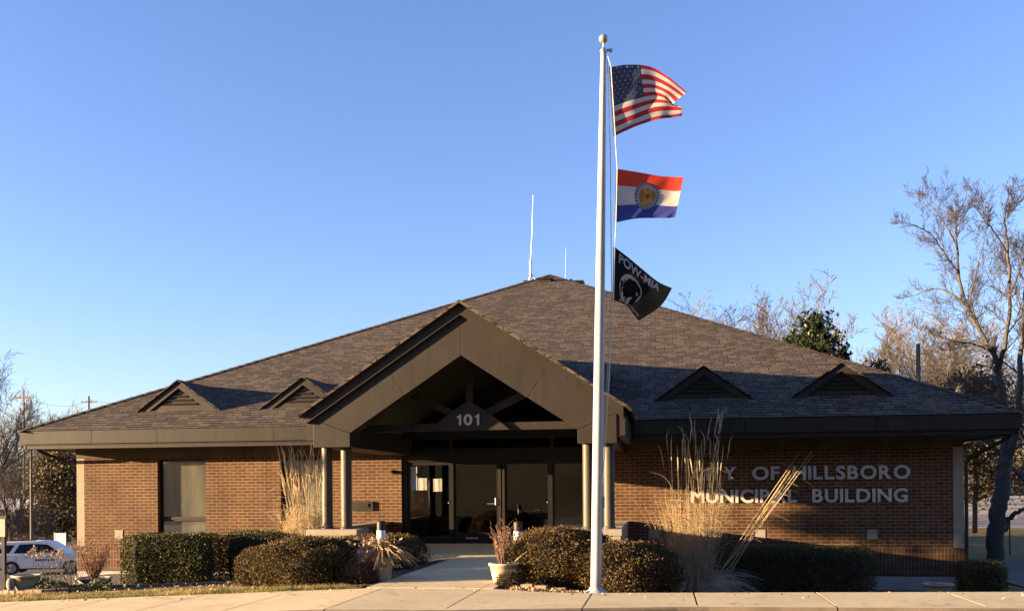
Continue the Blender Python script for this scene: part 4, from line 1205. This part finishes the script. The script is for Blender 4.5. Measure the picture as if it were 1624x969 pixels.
# lawn blades
gb = MB(); r = random.Random(12); cnt = 0
while cnt < 42000:
    u = r.uniform(2.0, 11.6); v = r.uniform(-10.85, -7.2)
    lim = lerp(-7.6,-10.4,sstep(7.5,11.2,u))
    if v > lim+.12: continue
    den = .55+.45*math.sin(u*2.1+v*1.7)*math.sin(v*3.3-u)
    if r.random() > den+.2: continue
    cnt += 1; z_ = hz(u,v); a = r.uniform(0,6.283); h = r.uniform(.025,.075)*(1.2 if den > .6 else .8); w = .005
    l_ = Vector((r.gauss(0,.5),r.gauss(0,.5),0))*h
    gb.add([(u-math.cos(a)*w,v-math.sin(a)*w,z_-.005),(u+math.cos(a)*w,v+math.sin(a)*w,z_-.005),(u+l_.x,v+l_.y,z_+h)], [(0,1,2)])
tag(gb.build('lawn_grass', M['grassblade'], uv=False), 'short patchy winter grass strip behind the sidewalk', 'grass', kind='stuff')
# fallen leaves and litter on mulch
lt = MB(); r = random.Random(13)
for k in range(2600):
    u, v = (r.uniform(2,10.8), r.uniform(-10.3,-4.5)) if r.random() < .6 else (r.uniform(13.9,15.2), back_edge(14.4)+abs(r.gauss(0,.5))+.12)
    leafy(lt, [(Vector((u,v,hz(u,v)+.045)), Vector((r.gauss(0,1),r.gauss(0,1),.2)))], .035, r, 1.3, .8)
for k in range(170):
    u = r.uniform(3,24); v = back_edge(u)-abs(r.gauss(0,.35))-.03; aa = r.uniform(0,6.28)
    leafy(lt, [(Vector((u,v,zs(u)+.012)), Vector((math.cos(aa),math.sin(aa),.15)))], .03, r, 1.3, 2.)
tag(lt.build('leaf_litter', M['dryleaf'], uv=False), 'scattered dry leaves on the planting beds', 'leaves', kind='stuff')

# ------------------------------------------------------------------ sign post at the left edge, far sign
q = at(7, 934, 17.5)
t = thing('post_sign', 'tan sign board on a black post at the left edge', 'sign', q)
m = MB(); m.box(-.03,.03,-.03,.03,-.1,at(7,848,17.5).z-q.z); m.build('post', M['black'], t)
zt = at(5,822,17.5).z-q.z; zb_ = at(5,851,17.5).z-q.z
m = MB(); m.box(-.62,.07,-.06,-.032,zb_,zt); m.build('board', pbr('tan_board', (.36,.28,.20), .7, .1, 4), t, bevel=.008)
m = MB(); m.box(-.66,.10,-.075,.03,zt,zt+.05); m.build('board_cap', M['bronze'], t)

def hzq(px, Y):
    q_ = at(px, 800, Y); return Vector((q_.x, q_.y, hz(q_.x, q_.y)))
q = hzq(95, 58)
t = thing('lot_sign', 'small blank white board on posts behind the white car', 'sign', q)
zt = at(95,845,58).z-q.z; zb_ = at(95,864,58).z-q.z
m = MB(); m.box(-.34,.34,-.02,.02,zb_,zt); m.build('board', M['whiteply'], t)
boxes('post', M['whiteply'], (-.40,-.345,-.03,.03,0,zt+.04), (.345,.40,-.03,.03,0,zt+.04), parent=t)

# ------------------------------------------------------------------ white SUV in the car park
def suv(loc, rz):
    t = thing('parked_suv', 'white police style SUV parked beyond the left corner of the building', 'car', loc, rz)
    W = .96
    prof = [(-2.5,.42),(-2.55,.62),(-2.53,.95),(-2.45,1.10),(-2.2,1.13),(.95,1.10),(1.35,1.13),(2.25,1.02),(2.48,.88),(2.55,.60),(2.5,.40),(2.0,.34),(1.94,.34)]
    def arch(cx_, rr=.41, n=10): return [(cx_+rr*math.cos(math.pi*k/n), .34+rr*math.sin(math.pi*k/n)) for k in range(n+1)]
    poly = prof[:-1]+arch(1.52)+arch(-1.50)+[(-2.0,.36)]
    bm = bmesh.new()
    def ring_(w): return [bm.verts.new((x, w, z)) for x, z in poly]
    A, B_ = ring_(-W), ring_(W); n = len(poly)
    bm.faces.new(A); bm.faces.new(B_[::-1])
    for k in range(n): bm.faces.new((A[k], B_[k], B_[(k+1)%n], A[(k+1)%n]))
    bmesh.ops.recalc_face_normals(bm, faces=bm.faces[:])
    me = bpy.data.meshes.new('body'); bm.to_mesh(me); bm.free(); me.materials.append(M['carpaint'])
    o = bpy.data.objects.new('body', me); col.objects.link(o); o.parent = t
    bv = o.modifiers.new('bevel','BEVEL'); bv.width = .05; bv.segments = 3; bv.limit_method = 'ANGLE'; bv.angle_limit = R(50)
    # cabin with leaning sides
    low = [(-2.42,1.09),(1.42,1.09)]; top = [(-2.15,1.72),(-1.9,1.80),(-.2,1.83),(.35,1.78)]
    c = MB()
    def sec(s):
        return [(-2.42,s*.93,1.08),(1.42,s*.93,1.08),(.42,s*.74,1.76),(-.2,s*.72,1.83),(-1.9,s*.72,1.80),(-2.22,s*.76,1.70)]
    a, b2 = sec(-1), sec(1)
    c.add(a+b2, [(0,1,2,3,4,5),(11,10,9,8,7,6)]+[(i+6,(i+1)%6+6,(i+1)%6,i) for i in range(6)])
    c.build('cabin', M['carpaint'], t, bevel=.04)
    def side(x, z, s):
        f = (z-1.08)/(1.80-1.08); return (x, s*(lerp(.93,.725,f)+.012), z)
    for s in (-1,1):
        for q4 in ([(-2.18,1.20),(-1.62,1.20),(-1.36,1.64),(-1.98,1.62)], [(-1.40,1.18),(-.42,1.18),(-.42,1.68),(-1.12,1.66)], [(-.34,1.18),(.98,1.18),(.30,1.64),(-.34,1.68)]):
            w = MB(); w.add([side(x,z,s) for x,z in q4], [(0,1,2,3)] if s < 0 else [(3,2,1,0)]); w.build('side_window', M['carglass'], t)
        m_ = MB(); m_.box(.92,1.12,s*.98-.08,s*.98+.08,1.12,1.27); m_.build('mirror', M['carpaint'], t, bevel=.03)
        for hx in (-.72,.42): 
            m_ = MB(); m_.box(hx-.12,hx+.12,s*(W+.008)-.012,s*(W+.008)+.012,.95,.99); m_.build('door_handle', M['steel'], t)
        m_ = MB(); m_.box(-2.56,-2.40,s*.80-.12,s*.80+.12,.92,1.06); m_.build('tail_light', M['redlens'], t)
        m_ = MB(); m_.box(2.36,2.50,s*.74-.16,s*.74+.16,.80,.93); m_.build('headlight', M['white'], t)
        # door lettering reduced to dark lines and the seams of the doors
        m_ = MB()
        for x_ in (-1.25,-.38,.98): m_.box(x_-.006,x_+.006,s*(W+.002)-.004,s*(W+.002)+.004,.48,1.08)
        m_.build('door_seam', M['carblack'], t)
        m_ = MB()
        r_ = random.Random(2)
        for x_ in [-.28+.13*k for k in range(8)]: m_.box(x_,x_+.085,s*(W+.006)-.004,s*(W+.006)+.004,.74,.86)
        m_.build('door_marking', M['f_navy'], t)
    w = MB(); w.quad((1.36,-.84,1.13),(1.36,.84,1.13),(.46,.68,1.72),(.46,-.68,1.72)); w.build('windscreen', pbr('sloped_car_glass', (.012,.014,.017), .5, .1, 2, spec=.1), t)
    t.children[-1].location = (.05,0,.045)
    w = MB(); w.quad((-2.40,.80,1.2),(-2.40,-.80,1.2),(-2.27,-.68,1.62),(-2.27,.68,1.62)); w.build('rear_window', M['carglass'], t)
    t.children[-1].location = (-.02,0,0)
    boxes('roof_rail', M['carblack'], (-1.9,-.3,-.66,-.62,1.83,1.87), (-1.9,-.3,.62,.66,1.83,1.87), parent=t)
    m_ = MB(); m_.box(-2.5,2.5,-.9,.9,.28,.42); m_.build('underbody', M['carblack'], t)
    for x_ in (-1.50,1.52):
        for s in (-1,1):
            m_ = MB(); m_.tube([(x_,s*.97,.37),(x_,s*.72,.37)],.37,24); wh = m_.build('wheel', M['tyre'], t, bevel=.03)
            m_ = MB(); m_.tube([(x_,s*.965,.37),(x_,s*.985,.37)],.245,20)
            m_.build('rim', M['rim'], wh)
            m_ = MB()
            for k in range(5):
                a = 2*math.pi*k/5+.3; m_.tube([(x_+.09*math.cos(a),s*.987,.37+.09*math.sin(a)),(x_+.19*math.cos(a),s*.987,.37+.19*math.sin(a))],.03,6)
            m_.build('rim_opening', M['carblack'], wh)
    return t
q = hzq(72, 53.0)
suv((q.x,q.y,q.z+.05), math.atan2(RT.y,RT.x)+R(11))

# ------------------------------------------------------------------ trees
def make_bare(seed, H, trunk_r, levels, fork=.35, spread=1.0, min_r=.008, mats=('bark','twig_tan'), kids=(6,6,5,5), leaders=1, up=.25, lenk=.62):
    r = random.Random(seed); tk = MB(); cr = MB()
    def branch(p, d_, L, rad, lv):
        n = (6,6,5,4,3,2)[min(lv,5)]; pts = [p.copy()]; rr = [rad]
        for k in range(n):
            d_ = (d_+rnd_unit(r)*(.10+.10*lv)*.8+Vector((0,0,up*(.25 if lv else .1)))).normalized()
            p = p+d_*(L/n); pts.append(p.copy()); rr.append(max(min_r*.7, rad*(1-.72*(k+1)/n)))
        m = tk if lv <= 1 and rad > .04 else cr
        m.tube(pts, rr, 8 if lv == 0 else (6 if lv == 1 else (4 if lv == 2 else 3)), False)
        if lv >= levels: return
        nk = kids[min(lv,len(kids)-1)]
        for k in range(nk):
            f = (fork+(1-fork)*(k+r.random())/nk) if lv == 0 else (.22+.78*(k+r.random())/nk)
            i = min(n-1, int(f*n)); q_ = pts[i].lerp(pts[i+1], f*n-i)
            base = (pts[i+1]-pts[i]).normalized(); a = r.uniform(0,6.283)
            perp = base.cross(rnd_unit(r)).normalized()
            ang = r.uniform(.45,.95)*spread
            nd = (base*math.cos(ang)+perp*math.sin(ang)).normalized()
            branch(q_, nd, L*lenk*r.uniform(.75,1.15)*(1.05-.35*f if lv == 0 else 1-.3*f), max(min_r, rr[i]*.58), lv+1)
        # the end forks on
        if lv < 3:
            branch(pts[-1], (d_+rnd_unit(r)*.3).normalized(), L*.5, max(min_r, rr[-1]), lv+1)
    for k in range(leaders):
        d0 = Vector((0,0,1)) if leaders == 1 else Vector((math.cos(k*2.4+seed)*.35, math.sin(k*2.4+seed)*.25, 1)).normalized()
        branch(Vector((0,0,-.3)), d0, H*.62, trunk_r*(1 if leaders == 1 else .75), 0)
    zmax = max(v[2] for v in (cr.v or tk.v)); k = H/zmax
    for mm in (tk, cr): mm.v = [(x*k,y*k,z*k if z > 0 else z) for x,y,z in mm.v]
    return tk, cr, mats
PROTO = {}
def proto(key, *a, **k): PROTO[key] = make_bare(*a, **k)
proto('tan1', 102, 15, .22, 5, fork=.18, spread=.62, min_r=.0095, kids=(9,7,5,4,3), up=.55, lenk=.60)
proto('tan2', 103, 14, .18, 5, fork=.12, spread=.58, min_r=.0095, kids=(7,6,5,4,3), leaders=2, up=.55, lenk=.60)
proto('grey1', 104, 14, .24, 5, fork=.30, spread=.85, min_r=.0095, mats=('bark','twig_grey'), kids=(8,6,5,4,3), lenk=.64)
proto('scrub', 105, 4.0, .04, 3, fork=.05, spread=.7, min_r=.009, mats=('twig_grey','twig_grey'), kids=(9,8,6), leaders=3, up=.4)
proto('scrub2', 106, 4.0, .04, 3, fork=.05, spread=.8, min_r=.009, mats=('twig_tan','twig_tan'), kids=(9,8,6), leaders=3, up=.4)
FIRST = {}
def plant(key, px, ptop, Y, label, name='bare_tree', cat='tree', group='bare winter trees around the building', rz=None, wide=1., sink=0):
    q_ = hzq(px, Y); top = at(px, ptop, Y).z
    tk, cr, mats = PROTO[key]
    H = max(v[2] for v in cr.v); k = (top-q_.z+sink)/H
    r_ = random.Random(int(px*7+Y)); rz = r_.uniform(0,6.28) if rz is None else rz
    if key not in FIRST:
        t_ = thing(name, label, cat, (q_.x,q_.y,q_.z-sink), rz, group)
        tk.build('trunk', M[mats[0]], t_, smooth=True, uv=False); cr.build('crown', M[mats[1]], t_, uv=False)
        FIRST[key] = t_; t_.scale = (k*wide,k*wide,k)
        return t_
    t_ = dup(FIRST[key], (q_.x,q_.y,q_.z-sink), rz, (k*wide,k*wide,k), label)
    t_.name = name; t_['category'] = cat; t_['group'] = group
    return t_
# right side
def shaped_tree(Y, limbs, seed, label, mats, sub):
    r = random.Random(seed); b0 = at(*limbs[0][0][0][:2], Y); root = Vector((b0.x,b0.y,hz(b0.x,b0.y)))
    t_ = thing('bare_tree', label, 'tree', root, 0, 'bare winter trees around the building')
    tk, cr = MB(), MB()
    def twig(p, d_, L, rad, lv):
        n = (4,4,3,2)[min(lv,3)]; pts = [p.copy()]; rr = [rad]
        for k in range(n):
            d_ = (d_+rnd_unit(r)*.20+Vector((0,0,.07))).normalized(); p = p+d_*L/n
            pts.append(p.copy()); rr.append(max(.0045, rad*(1-.75*(k+1)/n)))
        cr.tube(pts, rr, 4 if lv == 0 else 3, False)
        if lv >= 3: return
        for k in range((8,5,3)[lv]):
            f = .15+.85*(k+r.random())/(8,5,3)[lv]; i = min(n-1,int(f*n)); q_ = pts[i].lerp(pts[i+1], f*n-i)
            base = (pts[i+1]-pts[i]).normalized(); perp = base.cross(rnd_unit(r)).normalized(); an = r.uniform(.4,.85)
            twig(q_, (base*math.cos(an)+perp*math.sin(an)).normalized(), L*r.uniform(.34,.58), max(.0055, rr[i]*.55), lv+1)
    for pts_px, r0, r1, dens in limbs:
        pts = [at(px, py, Y+dd)-root for px, py, dd in pts_px]
        if pts_px is limbs[0][0]: pts[0].z = -.3
        m = 24; pp = [Vector(catmull([tuple(p) for p in pts], k/m)) for k in range(m+1)]
        jit = [p+rnd_unit(r)*min(.05, r0*.4) if 0 < k < m else p for k, p in enumerate(pp)]
        (tk if r0 > .05 else cr).tube(jit, [lerp(r0, r1, k/m) for k in range(m+1)], 10 if r0 > .1 else 6, False)
        Lt = sum((a-c).length for a, c in zip(pp, pp[1:]))
        for k in range(int(Lt*dens)):
            f = r.uniform(.12,1.0); i = min(m-1,int(f*m)); base = (pp[i+1]-pp[i]).normalized()
            perp = base.cross(rnd_unit(r)).normalized(); an = r.uniform(.5,1.0)
            twig(pp[i], (base*math.cos(an)+perp*math.sin(an)+Vector((0,0,.15))).normalized(), r.uniform(.75,1.75)*(1.1-.5*f)*sub, lerp(r0,r1,f)*.30+.006, 0)
        if dens: twig(pp[-1], (pp[-1]-pp[-2]).normalized(), .6*sub, r1, 0)
    tk.build('trunk', M[mats[0]], t_, smooth=True, uv=False); cr.build('crown', M[mats[1]], t_, uv=False)
    return t_
shaped_tree(36, [
    ([(1577,893,0),(1582,820,0),(1590,760,0),(1596,730,0)], .33, .24, 0),
    ([(1592,750,0),(1594,700,0),(1592,650,.2),(1586,600,.3),(1578,566,.3)], .18, .10, .5),
    ([(1596,735,0),(1610,690,-.3),(1617,620,-.5),(1622,520,-.4),(1634,400,-.2)], .17, .045, 1.2),
    ([(1594,840,0),(1604,818,-.2),(1626,806,-.5),(1660,790,-.8)], .11, .04, 1.2),
    ([(1580,570,.3),(1553,522,.6),(1531,482,.7),(1520,430,.8),(1516,370,.9),(1520,345,1.0),(1532,312,1.0)], .085, .018, 2.0),
    ([(1584,585,.3),(1598,520,-.2),(1601,450,-.5),(1597,380,-.7),(1592,350,-.8),(1598,318,-.9)], .085, .018, 2.0),
    ([(1532,484,.7),(1506,464,1.2),(1478,458,1.6),(1452,468,1.9)], .05, .012, 2.2),
    ([(1521,436,.8),(1498,402,.4),(1474,370,.1),(1440,354,-.2)], .05, .012, 2.4),
    ([(1517,388,.9),(1500,358,1.4),(1484,336,1.8),(1472,322,2.0)], .04, .010, 2.2),
    ([(1573,557,.3),(1548,546,-.6),(1516,541,-1.2),(1488,534,-1.6)], .05, .012, 2.),
    ([(1597,400,-.7),(1572,362,-1.2),(1558,345,-1.5),(1550,325,-1.7)], .04, .010, 2.2),
    ([(1601,470,-.5),(1618,425,-1.0),(1636,385,-1.4),(1660,350,-1.6)], .04, .012, 2.),
    ([(1556,527,.6),(1540,480,-.2),(1548,430,-.8),(1562,380,-1.2)], .045, .010, 2.2),
    ([(1590,640,.2),(1566,628,-.8),(1540,640,-1.4),(1522,632,-1.7)], .05, .012, 1.6),
    ], 5, 'tallest bare tree with dark trunk past the right end of the roof', ('bark','twig_grey'), 1.0)
plant('grey1', 1650, 330, 41, 'bare tree cut by the right edge behind the tallest one', rz=.6)
plant('tan1', 1092, 462, 66, 'bare pale tree above the roof just right of the black flag', wide=1.5)
plant('grey1', 1150, 452, 68, 'broad bare tree above the roof between flag and magnolia', wide=1.35)
plant('tan2', 1178, 448, 74, 'bare tree above the roof left of the dark magnolia, tallest of its row', wide=1.6)
plant('tan1', 1226, 474, 62, 'small leaning bare tree touching the left side of the magnolia', wide=1.6)
plant('tan2', 1362, 480, 72, 'bare tan tree just right of the dark magnolia', wide=1.7)
plant('tan1', 1402, 486, 76, 'bare tan tree rising directly above the layered cedar', wide=1.5)
plant('tan1', 1440, 466, 66, 'broad bare tan tree above the hip end of the roof', wide=1.7)
plant('tan2', 1470, 505, 84, 'bare tan tree between broad tan tree and utility pole', wide=1.7)
plant('grey1', 1500, 520, 74, 'bare tree behind the utility pole on the right')
plant('tan2', 1545, 500, 108, 'bare tan tree behind the crown of the tallest right tree', wide=1.5)
plant('tan1', 1480, 560, 92, 'low bare tan tree far behind the right utility pole', wide=1.2)
plant('tan2', 1606, 520, 112, 'bare tan tree beside the right edge, behind dark trunk', wide=1.6)
plant('grey1', 1580, 560, 122, 'far bare tree low between trunks near the right edge', wide=1.3)
plant('tan1', 1640, 540, 106, 'bare tan tree at the right edge, mostly outside the view')
# left side
plant('grey1', -12, 548, 62, 'tall bare tree at the left edge above the car park', rz=1.0, wide=1.15)
plant('tan1', 32, 600, 88, 'bare pale tree behind the left utility pole')
plant('tan2', 78, 640, 98, 'bare pale tree just left of the eave, far behind')
plant('tan1', 112, 628, 105, 'far bare pale tree peeking over the left roof hip')
plant('grey1', 60, 668, 82, 'dark bare tree under the left eave beside the cedar', wide=1.3)
plant('tan2', 10, 655, 78, 'low bare tree behind the left shed', wide=1.3)
plant('grey1', 100, 672, 90, 'dark bare tree behind the left cedar', wide=1.4)
plant('tan1', 140, 640, 112, 'faint bare tree behind the left roof slope')
# scrub
sg = 'bare scrub bushes in the background'
for i, (px, pt_, Y, lab) in enumerate(((18,815,72,'bare scrub bush behind the rear of the white car'),(48,812,70,'grey scrub bush above the white car roof'),(30,795,84,'tall scrub beside the left shed'),(70,800,86,'scrub bush between utility pole and cedar'),(112,790,80,'dense scrub against the left brick corner'),(90,812,88,'low scrub on the grassy bank behind the white board'))):
    plant('scrub', px, pt_-18, Y, lab, 'bare_shrub', 'shrub', sg, wide=1.4)
for i, (px, pt_, Y, lab) in enumerate(((1548,712,118,'tan scrub close under the right eave end'),(1568,705,122,'tall tan scrub beyond the right road'),(1604,715,116,'tan scrub right of the dark trunk'),(1632,700,120,'tan scrub at the right edge beyond the road'),(1530,640,95,'tan scrub above the end of the right eave'),(1495,620,88,'tan scrub at the foot of the right utility pole'),(1585,735,114,'low scrub directly behind the dark trunk'))):
    plant('scrub2', px, pt_, Y, lab, 'bare_shrub', 'shrub', sg, wide=1.5)
# evergreen trees
def evergreen(name, label, px, ptop, Y, half_w, mat, seed, n, size, kind, clumps=60, cat='tree', zlow=.18):
    q_ = hzq(px, Y); top = at(px, ptop, Y).z; H = top-q_.z; r_ = random.Random(seed)
    t_ = thing(name, label, cat, q_, 0)
    m_ = MB(); m_.tube([(0,0,-.3),(.1,0,H*.4),(0,.1,H*.93)],[H*.018,H*.013,.02],8,False)
    lf = MB()
    for k in range(clumps):
        f = zlow+(1-zlow)*r_.random()**.8
        if kind == 'cone': w = half_w*(1.05-f)**.8*r_.uniform(.6,1.1)
        else: w = half_w*math.sqrt(max(.03,1-((f-.5)/.52)**2))*r_.uniform(.25,1.05)
        a = r_.uniform(0,6.283); c = Vector((math.cos(a)*w, math.sin(a)*w, f*H))
        m_.tube([Vector((0,0,max(.1,f*H-w*.4))), c*.6+Vector((0,0,f*H*.4-.1)), c],[.05,.03,.012],4,False)
        cs = half_w*r_.uniform(.16,.34); fl = .55 if kind == 'cone' else .8
        leafy(lf, [(c+Vector((r_.gauss(0,cs),r_.gauss(0,cs),r_.gauss(0,cs*fl)))*.7, rnd_unit(r_)) for _ in range(n//clumps)], size, r_, 1.9, .3)
    m_.build('trunk', M['bark_dark'], t_, uv=False); lf.build('crown', M[mat], t_, uv=False)
    return t_
evergreen('magnolia_tree', 'dark green magnolia showing above the right roof slope', 1297, 503, 58, 1.85, 'magnolia', 61, 7000, .16, 'round', 95, zlow=.35)
evergreen('magnolia_tree', 'small dark evergreen tip left of the big magnolia', 1256, 532, 60, .9, 'magnolia', 62, 1400, .16, 'round', 30, zlow=.5)
evergreen('magnolia_tree', 'narrow dark evergreen spire right of the big magnolia', 1340, 540, 57, .55, 'magnolia', 63, 1100, .16, 'cone', 30, zlow=.5)
evergreen('cedar_tree', 'brownish layered cedar above the roof right of the magnolia', 1392, 564, 60, 1.5, 'cedar', 64, 5000, .11, 'cone', 50)
evergreen('cedar_tree', 'wide low cedar behind the end of the right hip', 1545, 590, 62, 3.6, 'cedar', 65, 12000, .14, 'round', 110)
evergreen('cedar_tree', 'dark bushy cedar under the left eave beside the brick corner', 100, 722, 74, 2.6, 'cedar', 66, 12000, .13, 'round', 110, zlow=.08)
evergreen('cedar_tree', 'dark cedar half hidden behind the left brick corner', 128, 735, 78, 2.6, 'cedar', 67, 9000, .13, 'round', 90, zlow=.08)
evergreen('cedar_tree', 'dark cedar beyond the road behind the downspout', 1552, 735, 112, 3.6, 'cedar', 68, 9000, .15, 'round', 90, zlow=.08)
t = evergreen('unseen_tree', 'unseen high-crowned evergreen on the lawn left of the building, added to shade the right wall', 0, 570, 18, .8, 'cedar', 69, 3400, .11, 'round', 34, zlow=.66)
t.location = (-8., -9.2, hz(-8.,-9.2))  # out-of-view tree, crown shaped to throw dappled shade on the right wall
zt = max((v.co.z for v in t.children[1].data.vertices)); t.scale = (1, 1, 6.9/zt)
# far woods that read as one mass
fw = MB(); r = random.Random(77)
for k in range(900):
    lf_ = r.random() < .45
    px = r.uniform(-60,190) if lf_ else r.uniform(1380,1720)
    Y = r.uniform(105,150) if lf_ else r.uniform(122,165); q_ = hzq(px, Y)
    H = r.uniform(4,9) if lf_ else r.uniform(4,10)
    for s in range(7):
        d_ = Vector((r.gauss(0,.28),r.gauss(0,.28),1)).normalized(); L = H*r.uniform(.5,1)
        e1 = q_+d_*L*.5+Vector((0,0,-.2)); e2 = q_+d_*L+Vector((r.gauss(0,.5),r.gauss(0,.5),0))
        fw.tube([q_, e1, e2],[.05,.04,.015],3,False)
        for w in range(4):
            b0 = e1.lerp(e2, r.random()); fw.tube([b0, b0+Vector((r.gauss(0,.8),r.gauss(0,.8),r.uniform(.3,1.4)))],[.02,.01],3,False)
tag(fw.build('far_wood', M['twig_grey'], uv=False), 'distant bare woods along the horizon on both sides', 'woods', kind='stuff')
# tall dry weeds on the banks
wd = MB(); r = random.Random(78)
for k in range(9000):
    if r.random() < .6: px, Y = r.uniform(0,126), r.uniform(62,95)
    else: px, Y = r.uniform(1536,1660), r.uniform(108,125)
    q_ = hzq(px, Y); h = r.uniform(.3,1.0)
    wd.tube([q_, q_+Vector((r.gauss(0,.15),r.gauss(0,.15),h))],[.02,.006],3,False)
tag(wd.build('dry_weeds', M['twig_tan'], uv=False), 'dry weeds on the banks behind car park and road', 'weeds', kind='stuff')

# ------------------------------------------------------------------ utility poles, wires, shed
def upole(px, ptop, Y, label, rad=.13, arm=True, stub=False):
    q_ = hzq(px, Y); H = at(px, ptop, Y).z-q_.z
    t_ = thing('utility_pole', label, 'utility pole', q_, math.atan2(RT.y,RT.x), 'wooden utility poles')
    m_ = MB(); m_.tube([(0,0,-.2),(0,0,H)],[rad*1.2,rad*.8],10); m_.build('pole', M['polewood'], t_)
    if arm:
        m_ = MB(); m_.box(-.9,.9,-.06,.06,H-.75,H-.62); m_.build('crossarm', M['wood'], t_)
        for x_ in (-.8,-.3,.3,.8):
            m_ = MB(); m_.lathe([(.035,0),(.05,.05),(.03,.1),(.045,.14),(.01,.17)],8,(x_,0,H-.62)); m_.build('insulator', M['desk'], t_)
    return Vector((q_.x,q_.y,q_.z+H))
p1 = upole(39, 618, 84, 'utility pole with crossarm left of the eave, highest on the left', .07)
p2 = upole(50, 712, 66, 'pale bare utility pole below the left eave end', .10, False)
p3 = upole(142, 628, 108, 'far utility pole tip above the left roof hip')
p4 = upole(1458, 545, 58, 'pale utility pole right of the cedar above the roof', .15, False)
p5 = upole(1522, 612, 50, 'short thick utility pole stub over the right hip end', .19, False)
def wire(a, c, label, sag=.6, rad=.02):
    m_ = MB(); a, c = Vector(a), Vector(c)
    m_.tube([a.lerp(c,k/12)-Vector((0,0,sag*4*(k/12)*(1-k/12))) for k in range(13)], rad, 5, False)
    tag(m_.build('utility_wire', M['wire'], uv=False), label, 'wire')
wire(p1-Vector((0,0,.5)), p3-Vector((0,0,.5)), 'overhead wire between the two left utility poles', .8, .012)
wire(p3-Vector((0,0,.4)), at(420,640,120), 'overhead wire leaving the far left pole behind the roof', 1., .012)
m_ = MB()
wire(p5-Vector((0,0,.45)), at(1660,618,52), 'pale cable from the pole stub to the right edge', .3, .03)
wire(p4-Vector((0,0,1.6)), at(1640,590,60), 'overhead wire from the pale right pole', .4, .018)
# shed on the left
q = hzq(38, 92)
t = thing('garden_shed', 'small grey shed with pale lean-to roof among the left trees', 'shed', q, math.atan2(RT.y,RT.x))
m = MB(); m.box(-3.2,1.2,-1.5,1.5,-.3,2.6); m.build('wall', pbr('shed_wall', (.16,.15,.14), .9, .2, 1), t)
m = MB(); m.add([(-3.5,-1.9,2.62),(1.6,-1.9,2.62),(1.6,1.8,3.5),(-3.5,1.8,3.5),(-3.5,-1.9,2.75),(1.6,-1.9,2.75),(1.6,1.8,3.63),(-3.5,1.8,3.63)],[(3,2,1,0),(4,5,6,7),(0,1,5,4),(1,2,6,5),(2,3,7,6),(3,0,4,7)]); m.build('roof', M['white'], t)
m = MB(); m.box(-.6,.3,-1.53,-1.505,0,2.0); m.build('door', M['bronze_dark'], t)
# thin lamp post right of the dark trunk
q = hzq(1601, 40)
m = MB(); m.tube([(0,0,-.1),(0,0,at(1601,820,40).z-q.z)],.03,8); m.tube([(-.1,0,at(1601,820,40).z-q.z-.05),(.1,0,at(1601,820,40).z-q.z)],.03,6)
o = m.build('marker_post', M['black']); o.location = q; tag(o, 'thin dark post standing right of the dark tree trunk', 'post')

# ------------------------------------------------------------------ light, sky, camera
SUN = Vector((3.2, 1.0, -.405)).normalized()
el = math.asin(-SUN.z); az = math.atan2(-SUN.x, -SUN.y)
w = bpy.data.worlds.new('World'); sc.world = w; w.use_nodes = True
nt = w.node_tree; bg = nt.nodes['Background']
sky = nt.nodes.new('ShaderNodeTexSky'); sky.sky_type = 'NISHITA'; sky.sun_disc = False
sky.sun_elevation = el; sky.sun_rotation = az
sky.altitude = 200; sky.air_density = 1.0; sky.dust_density = .6; sky.ozone_density = 2.0
wb = nt.nodes.new('ShaderNodeMix'); wb.data_type = 'RGBA'; wb.blend_type = 'MULTIPLY'; wb.inputs[0].default_value = 1
nt.links.new(sky.outputs[0], wb.inputs[6]); wb.inputs[7].default_value = (1.08, 1.09, 1.52, 1)
nt.links.new(wb.outputs[2], bg.inputs['Color']); bg.inputs['Strength'].default_value = .05
L = bpy.data.lights.new('sun', 'SUN'); L.energy = 5.0; L.angle = R(.5); L.color = (1., .71, .41)
lo = bpy.data.objects.new('sun', L); col.objects.link(lo); lo.rotation_euler = SUN.to_track_quat('-Z', 'Y').to_euler(); lo.location = (0,0,40)

cd = bpy.data.cameras.new('camera'); cam = bpy.data.objects.new('camera', cd); col.objects.link(cam)
cam.location = CAM
cd.sensor_fit = 'HORIZONTAL'; cd.sensor_width = 36; cd.lens = FPX/1624*36
cd.shift_y = (YH-484.5)/1624; cd.shift_x = 0; cd.clip_start = .1; cd.clip_end = 3000
q0 = FW.to_track_quat('-Z', 'Y')
cam.rotation_euler = (q0.to_matrix() @ Matrix.Rotation(-RHO, 3, 'Z')).to_euler()
sc.camera = cam
sc.render.resolution_x, sc.render.resolution_y = 1024, 610
vs = sc.view_settings; vs.view_transform = 'Standard'; vs.look = 'None'; vs.exposure = 2.6; vs.gamma = 1; vs.use_curve_mapping = False
sc.cycles.use_denoising = True
sc.cycles.max_bounces = 6; sc.cycles.transparent_max_bounces = 12
